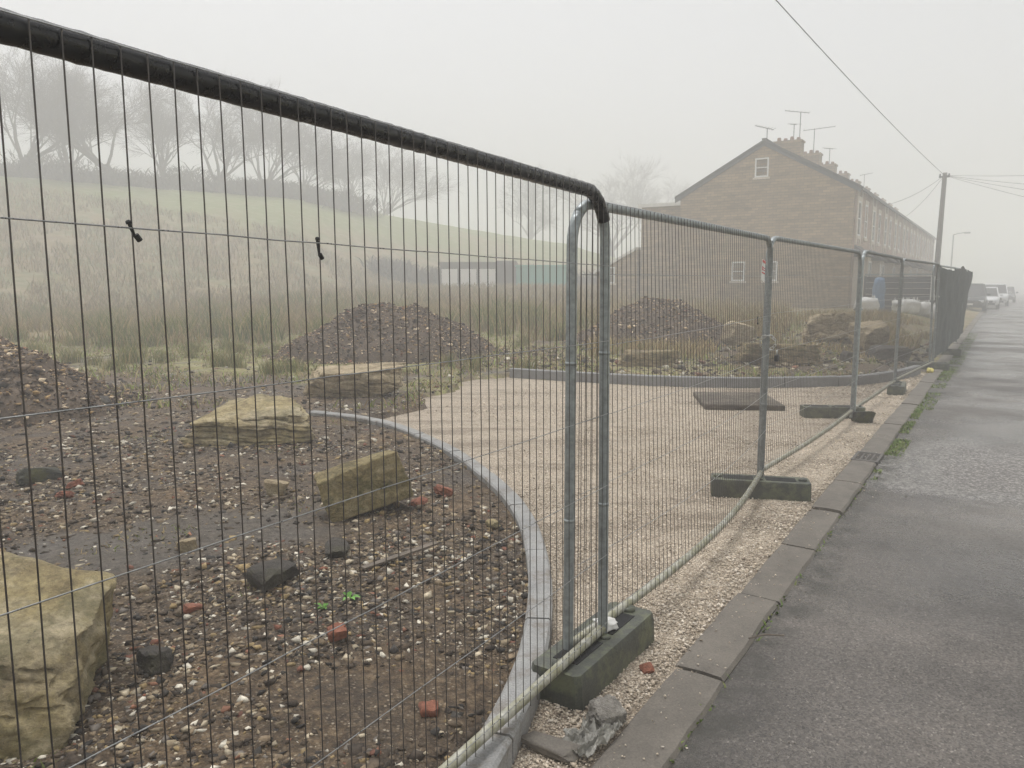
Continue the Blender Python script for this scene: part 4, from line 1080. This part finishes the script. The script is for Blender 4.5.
# ------------------------------------------------------------------ sheds at the field edge
def shed(X,Y,w,d,h,rise,wall,roofm,label,doors=0):
    z=G(X,Y)-.1; r=empty('shed',(X,Y,z),-.05,label,'shed')
    m=MB(); m.box(-w/2,-d/2,-.3,w/2,d/2,h); m.build('wall',wall,r)
    m=MB(); m.prism([(-d/2-.15,h+.003),(d/2+.15,h+.003),(d/2+.15,h+rise*.6),(-d/2-.15,h+rise)],'x',-w/2-.15,w/2+.15); m.build('roof',roofm,r)
    for k in range(doors):
        a=-w/2+w*(k+.08)/doors; b=-w/2+w*(k+.92)/doors; m=MB(); m.box(a,-d/2-.04,.1,b,-d/2-.003,h*.86); m.build('door','white',r)
shed(-3.2,60,4.3,3,1.9,.25,'sheddark','sheddark','long low white-fronted shed with a dark roof at the edge of the field',3)
shed(-.35,60.2,1.2,2.6,1.9,.3,'sheddark','sheddark','narrow dark timber shed between the white doors and the teal container')
shed(2.3,60.5,3.9,2.4,1.8,.12,'teal','teal','teal green storage container at the edge of the field')
# hedges / walls of the field
def hedge(P,h,th,n,label,colr,name='hedge'):
    pts=[];c=[]
    tot=len(P)-1
    Vv=[];Ff=[]
    Q=[]
    for _ in range(n):
        t=random.random()*tot; i=min(int(t),tot-1); f=t-i; X=lerp(P[i][0],P[i+1][0],f); Y=lerp(P[i][1],P[i+1][1],f)
        hh=h*(.6+.75*noise.noise((X*.3,Y*.3,2))+.15*noise.noise((X*1.3,Y*1.3,2)))
        Q.append((X+random.gauss(0,th/2),Y+random.gauss(0,th/2),G(X,Y,False)-.3+(hh+.3)*random.random()**1.2*.95))
    Q=np.array(Q); nn=len(Q)
    v,f,cc=blades(Q,.35+.5*R.rand(nn),.06+.08*R.rand(nn),1.2,np.tile(colr,(nn,1)),.35)
    o=link(name,v,f,'hedge',None,False,cc); return tag(o,label,'hedge')
hedge([(-52,66),(-40,72),(-26,77),(-15,80)],2.0,2.6,18000,'dark hedge running along the hill crest below the bare trees',(.07,.065,.05))
hedge([(-11,63),(-4,63.5),(8,64)],1.9,1.2,7000,'brown hedge behind the low sheds at the edge of the field',(.085,.07,.055))
hedge([(9,50),(13,46),(17,44)],1.3,1.0,5000,'low scrub hedge at the left of the terrace rear wing',(.13,.11,.08))
# ------------------------------------------------------------------ bare trees
def tree_mesh(seed,H=10.,levels=6,spread=.55):
    rnd=random.Random(seed); T=MB(); C=MB()
    def branch(p,d,L,r,lv):
        seg=3 if lv<4 else 2; pts=[p]; rad=[r]; q=p.copy(); dd=d.copy()
        for s in range(seg):
            dd=(dd+Vector((rnd.gauss(0,.13),rnd.gauss(0,.13),rnd.gauss(0,.08)+(.06 if lv<4 else .0)))).normalized()
            q=q+dd*(L/seg); pts.append(q.copy()); rad.append(r*(1-.4*(s+1)/seg))
        (T if lv<2 else C).tube([tuple(x) for x in pts],r,6 if lv<2 else 3,False,rad)
        if lv>=levels: return
        nch=(5 if lv==0 else 3) if lv<3 else 5
        for c in range(nch):
            t=rnd.uniform(.25,1.) if c<nch-1 else 1.
            if lv==0: t=rnd.uniform(.45,1)
            k=min(seg-1,int(t*seg)); base=pts[k]+(pts[k+1]-pts[k])*(t*seg-k)
            a=rnd.random()*2*PI; sp=spread*rnd.uniform(.7,1.5)*(1.1 if lv==0 else 1)
            ax=dd.orthogonal().normalized(); ax.rotate(Matrix.Rotation(a,3,dd)); nd=(dd+ax*sp).normalized()
            branch(base,nd,L*rnd.uniform(.60,.84) if lv else H*rnd.uniform(.27,.35),max(.0075,rad[k]*.6),lv+1)
    branch(Vector((0,0,-.2)),Vector((0,0,1)),H*.2,H*.03,0)
    return T,C
TREES=[]
for k,sd in enumerate((3,8,15)):
    T,C=tree_mesh(sd,10.,6,.52 if k<2 else .45); r=empty('bare_tree',(0,0,0)); T.build('trunk','bark',r,True); C.build('crown','twig',r); TREES.append(r)
tp=[(35,70,'bare tree on the crest at the far left edge',1.15,0),(78,73,'bare tree on the crest, second from the left edge',1.0,1),(122,73,'broad bare tree on the hill crest, third from the left edge',1.1,0),(172,77,'slim bare tree on the hill crest, fourth from the left',.95,2),(222,79,'bare spreading tree on the hill crest, fifth from the left',1.1,1),
 (268,82,'bare tree on the hill crest, sixth from the left',1.05,0),(305,84,'rightmost bare tree of the close group on the hill crest',.9,1),(350,98,'faint bare tree standing apart right of the crest group, left of a pair',1.0,2),(385,100,'faint bare tree standing apart right of the crest group, right of a pair',1.0,0),
 (530,118,'very faint bare tree left of the near fence joint',1.2,1),(612,112,'tallest faint bare tree, behind the joint of the first two panels',1.5,0),(652,125,'faint bare tree between the fence joint and the rear wing',1.4,1)]
used=set()
for (px,Y,lab,s,k) in tp:
    X=(px-512)/769*Y
    o=TREES[k] if k not in used else copy_tree(TREES[k]); used.add(k)
    o.location=(X,Y,G(X,Y,False)-.2); o.rotation_euler=(0,0,px*.7); o.scale=(s*1.12,s*1.12,s*1.06); tag(o,lab,'tree','bare winter trees')
# ------------------------------------------------------------------ pole, wires, lamp
pu,pv=48.,3.15; r=empty('telegraph_pole',(*W(pu,pv),0),RZ,'tall timber telegraph pole beside the terrace, wires at its top','telegraph pole')
m=MB(); m.tube([(0,0,-.3),(.02,-.12,7.55)],.13,12,radii=[.16,.11]); m.build('shaft','pole',r,True)
m=MB(); m.box(-.05,-.35,7.3,.05,.15,7.38); 
for y in (-.32,.1): m.tube([(0,y,7.38),(0,y,7.5)],.04,8)
m.build('cross_piece','trim',r)
top=Vector((*W(pu,pv-.1),7.42))
def wire(a,b,sag,rad,label):
    a=Vector(a);b=Vector(b); pts=[tuple(a.lerp(b,t/24)-Vector((0,0,sag*4*(t/24)*(1-t/24)))) for t in range(25)]
    mid=Vector(pts[0]); m=MB(); m.tube([tuple(Vector(p)-mid) for p in pts],rad,5); o=m.build('overhead_wire','cable'); o.location=mid; tag(o,label,'wire')
P_=Vector((6.37,18.9,8.3)); wire(top,tuple(top+(P_-top)*1.7),.35,.012,'single thick overhead wire running from the pole up over the camera')
for (z,l) in ((6.5,'overhead wire from the pole to the right, uppermost'),(6.08,'overhead wire from the pole to the right, second from the top'),(5.8,'overhead wire from the pole to the right, third from the top'),(5.45,'overhead wire from the pole to the right, lowest')):
    P_=Vector((23.3,35,z)); wire(top,tuple(top+(P_-top)*1.6),.08,.008,l)
for k,(q,l) in enumerate(((1,'thin overhead wire from the pole to the second house eaves'),(3,'thin overhead wire from the pole to the fourth house eaves'))):
    wire(top,(*W(HU+HW*q+2.2,HV-.3),5.75),.25,.010,l)
lr=empty('street_lamp',(*W(86,4.35),0),RZ,'faint street lamp beyond the telegraph pole','street lamp')
m=MB(); m.tube([(0,0,-.2),(0,0,1.5),(0,0,1.55),(0,0,6.4)],.1,10,radii=[.11,.11,.07,.06]); m.tube([(0,0,6.38),(0,-.4,6.5),(0,-.9,6.55)],.04,8); m.build('column','grey',lr,True)
m=MB(); m.box(-.12,-1.4,6.47,.12,-.85,6.6,.03); m.build('lantern','grey',lr)
# ------------------------------------------------------------------ cars
def car(u,v,ang,body,label,suv=True,group='parked cars',s=1.):
    r=empty('parked_car',(*W(u,v),-.02),RZ+ang,label,'car',group)
    # local: x forward(+) is the car's nose
    Lc,Wc,Hc=(4.6,1.88,1.72) if suv else (4.2,1.76,1.48)
    hb=.98 if suv else .86; gc=.24; nx=[]
    # lofted body: sections along x with half width and top height
    secs=[(-Lc/2,.80,.42,hb*.92),(-Lc/2+.12,.93,.30,hb*1.0),(-Lc*.25,.985,gc,hb*1.02),(0,1,gc,hb*1.0),(Lc*.22,.99,gc,hb*.99),(Lc*.40,.95,gc+.02,hb*.93),(Lc/2-.08,.86,.30,hb*.80),(Lc/2,.74,.40,hb*.68)]
    V=[];F=[]
    for (x,w,zb,zt) in secs:
        hw=Wc/2*w
        ring=[(-hw*.93,zb),(-hw,zb+.12),(-hw,zt-.25),(-hw*.95,zt-.05),(-hw*.82,zt),(hw*.82,zt),(hw*.95,zt-.05),(hw,zt-.25),(hw,zb+.12),(hw*.93,zb)]
        V+=[(x,a,b) for a,b in ring]
    n=10
    for i in range(len(secs)-1):
        for k in range(n): F.append((i*n+k,i*n+(k+1)%n,(i+1)*n+(k+1)%n,(i+1)*n+k))
    F+=[tuple(range(n)),tuple((len(secs)-1)*n+k for k in range(n-1,-1,-1))]
    b=link('body',V,F,body,r); autosmooth(b,45)
    # cabin glass and roof
    xr0,xr1=(-Lc*.40,Lc*.02) if suv else (-Lc*.30,Lc*.03)
    V=[];hw=Wc/2
    bot=[(-Lc*.46,hb*.98),(Lc*.22,hb*.97)]; 
    rings=[[( -Lc*.47,-hw*.90,hb*.97),(Lc*.23,-hw*.90,hb*.97),(Lc*.23,hw*.90,hb*.97),(-Lc*.47,hw*.90,hb*.97)],
           [(xr0,-hw*.74,Hc-.06),(xr1,-hw*.74,Hc-.06),(xr1,hw*.74,Hc-.06),(xr0,hw*.74,Hc-.06)]]
    V=[p for q in rings for p in q]; F=[(0,1,5,4),(1,2,6,5),(2,3,7,6),(3,0,4,7),(4,5,6,7),(3,2,1,0)]
    link('windows',V,F,'carglass',r)
    m=MB(); V=[(xr0-.04,-hw*.76,Hc-.057),(xr1+.04,-hw*.76,Hc-.057),(xr1+.04,hw*.76,Hc-.057),(xr0-.04,hw*.76,Hc-.057),(xr0+.1,-hw*.66,Hc),(xr1-.1,-hw*.66,Hc),(xr1-.1,hw*.66,Hc),(xr0+.1,hw*.66,Hc)]
    m.add(V,[(0,1,5,4),(1,2,6,5),(2,3,7,6),(3,0,4,7),(4,5,6,7),(3,2,1,0)])
    for sy in (-1,1):
        m.tube([(Lc*.225,sy*hw*.895,hb*.97),(xr1,sy*hw*.745,Hc-.05)],.035,6); m.tube([(-Lc*.46,sy*hw*.895,hb*.97),(xr0,sy*hw*.745,Hc-.05)],.05,6); m.tube([(-.15*Lc,sy*hw*.905,hb*.97),(-.15*Lc,sy*hw*.75,Hc-.05)],.03,6)
    m.build('roof',body,r)
    for sx in (-1,1):
        for sy in (-1,1):
            w=MB(); y=sy*(Wc/2-.1); rr=.35 if suv else .31
            w.tube([(sx*Lc*.31,y-.11,rr),(sx*Lc*.31,y+.11,rr)],rr,20); wo=w.build('wheel','tyre',r)
            q=MB(); q.tube([(sx*Lc*.31,y+sy*.105,rr),(sx*Lc*.31,y+sy*.118,rr)],rr*.62,14); q.build('rim','rim',wo)
    for sy in (-1,1):
        h=MB(); h.box(Lc/2-.16,sy*Wc*.37-.17,hb*.60,Lc/2-.015,sy*Wc*.37+.12,hb*.74,.02); h.build('headlight','headlight',r)
        h=MB(); h.box(.18*Lc,sy*(Wc/2+.08)-.1,hb*1.0,.18*Lc+.12,sy*(Wc/2+.08)+.1,hb*1.0+.14,.03); h.build('wing_mirror',body,r)
    g=MB(); g.box(Lc/2-.05,-.48,hb*.46,Lc/2+.012,.48,hb*.66); g.box(Lc/2-.06,-.62,.30,Lc/2+.005,.62,.40); g.build('grille','trim',r)
    pl=MB(); pl.box(Lc/2+.013,-.26,.42,Lc/2+.025,.26,.53); pl.build('number_plate','sign',r)
    return r
car(56.5,1.72,PI,'cardark','dark four-wheel-drive car parked facing the camera beyond the sheeted fence')
car(64,1.0,PI,'carwhite','white car parked just behind the dark four-wheel-drive',False)
car(73,.5,PI,'carwhite','second white car parked farther behind, fading in the fog',True)
car(88,-.2,PI,'cargrey','grey car at the end of the parked row, fading in the fog',False)
# ------------------------------------------------------------------ air, light, camera
FOG=.0116
hz=MB(); hz.box(-760,-760,-1.4,760,900,24); ho=hz.build('haze',None); 
m=bpy.data.materials.new('fog_air'); m.use_nodes=True; nt=m.node_tree; nt.nodes.clear()
out=nt.nodes.new('ShaderNodeOutputMaterial'); pv_=nt.nodes.new('ShaderNodeVolumePrincipled'); pv_.inputs['Color'].default_value=(1,1,.995,1); pv_.inputs['Density'].default_value=FOG; pv_.inputs['Anisotropy'].default_value=.1
nt.links.new(pv_.outputs[0],out.inputs['Volume']); ho.data.materials.append(m); tag(ho,'even grey fog filling the air','fog',kind='stuff')
ho.display_type='WIRE'
w=bpy.data.worlds.new('World'); sc.world=w; w.use_nodes=True; nt=w.node_tree; bg=nt.nodes['Background']
sky=nt.nodes.new('ShaderNodeTexSky'); sky.sky_type='NISHITA'; sky.sun_disc=False; sky.sun_elevation=math.radians(74); sky.sun_rotation=math.radians(-35); sky.dust_density=4; sky.air_density=1.3
hs=nt.nodes.new('ShaderNodeHueSaturation'); hs.inputs['Saturation'].default_value=.12
nt.links.new(sky.outputs[0],hs.inputs['Color']); nt.links.new(hs.outputs[0],bg.inputs[0]); bg.inputs[1].default_value=.15
L=bpy.data.lights.new('overcast_sun','SUN'); L.energy=1.5; L.angle=math.radians(22); L.color=(1,.985,.965); lo=bpy.data.objects.new('overcast_sun',L); col.objects.link(lo)
# sun_rotation is measured clockwise from +Y
az=math.radians(-35); el=math.radians(74)
dv=Vector((math.sin(az)*math.cos(el),math.cos(az)*math.cos(el),math.sin(el))); lo.rotation_euler=dv.to_track_quat('Z','Y').to_euler()
cd=bpy.data.cameras.new('camera'); cam=bpy.data.objects.new('camera',cd); col.objects.link(cam); sc.camera=cam
cd.sensor_width=36; cd.lens=769/1024*36; cd.clip_end=3000; cd.clip_start=.05
cam.location=(0,0,1.6); cam.rotation_euler=(math.radians(90-7.33),0,0)
sc.view_settings.view_transform='Standard'; sc.view_settings.look='None'; sc.view_settings.exposure=.17; sc.view_settings.gamma=1
sc.cycles.max_bounces=6; sc.cycles.volume_bounces=6; sc.cycles.diffuse_bounces=2; sc.cycles.glossy_bounces=2; sc.cycles.transmission_bounces=2; sc.cycles.transparent_max_bounces=4
sc.cycles.use_denoising=True
sc.cycles.use_adaptive_sampling=True; sc.cycles.adaptive_threshold=.02
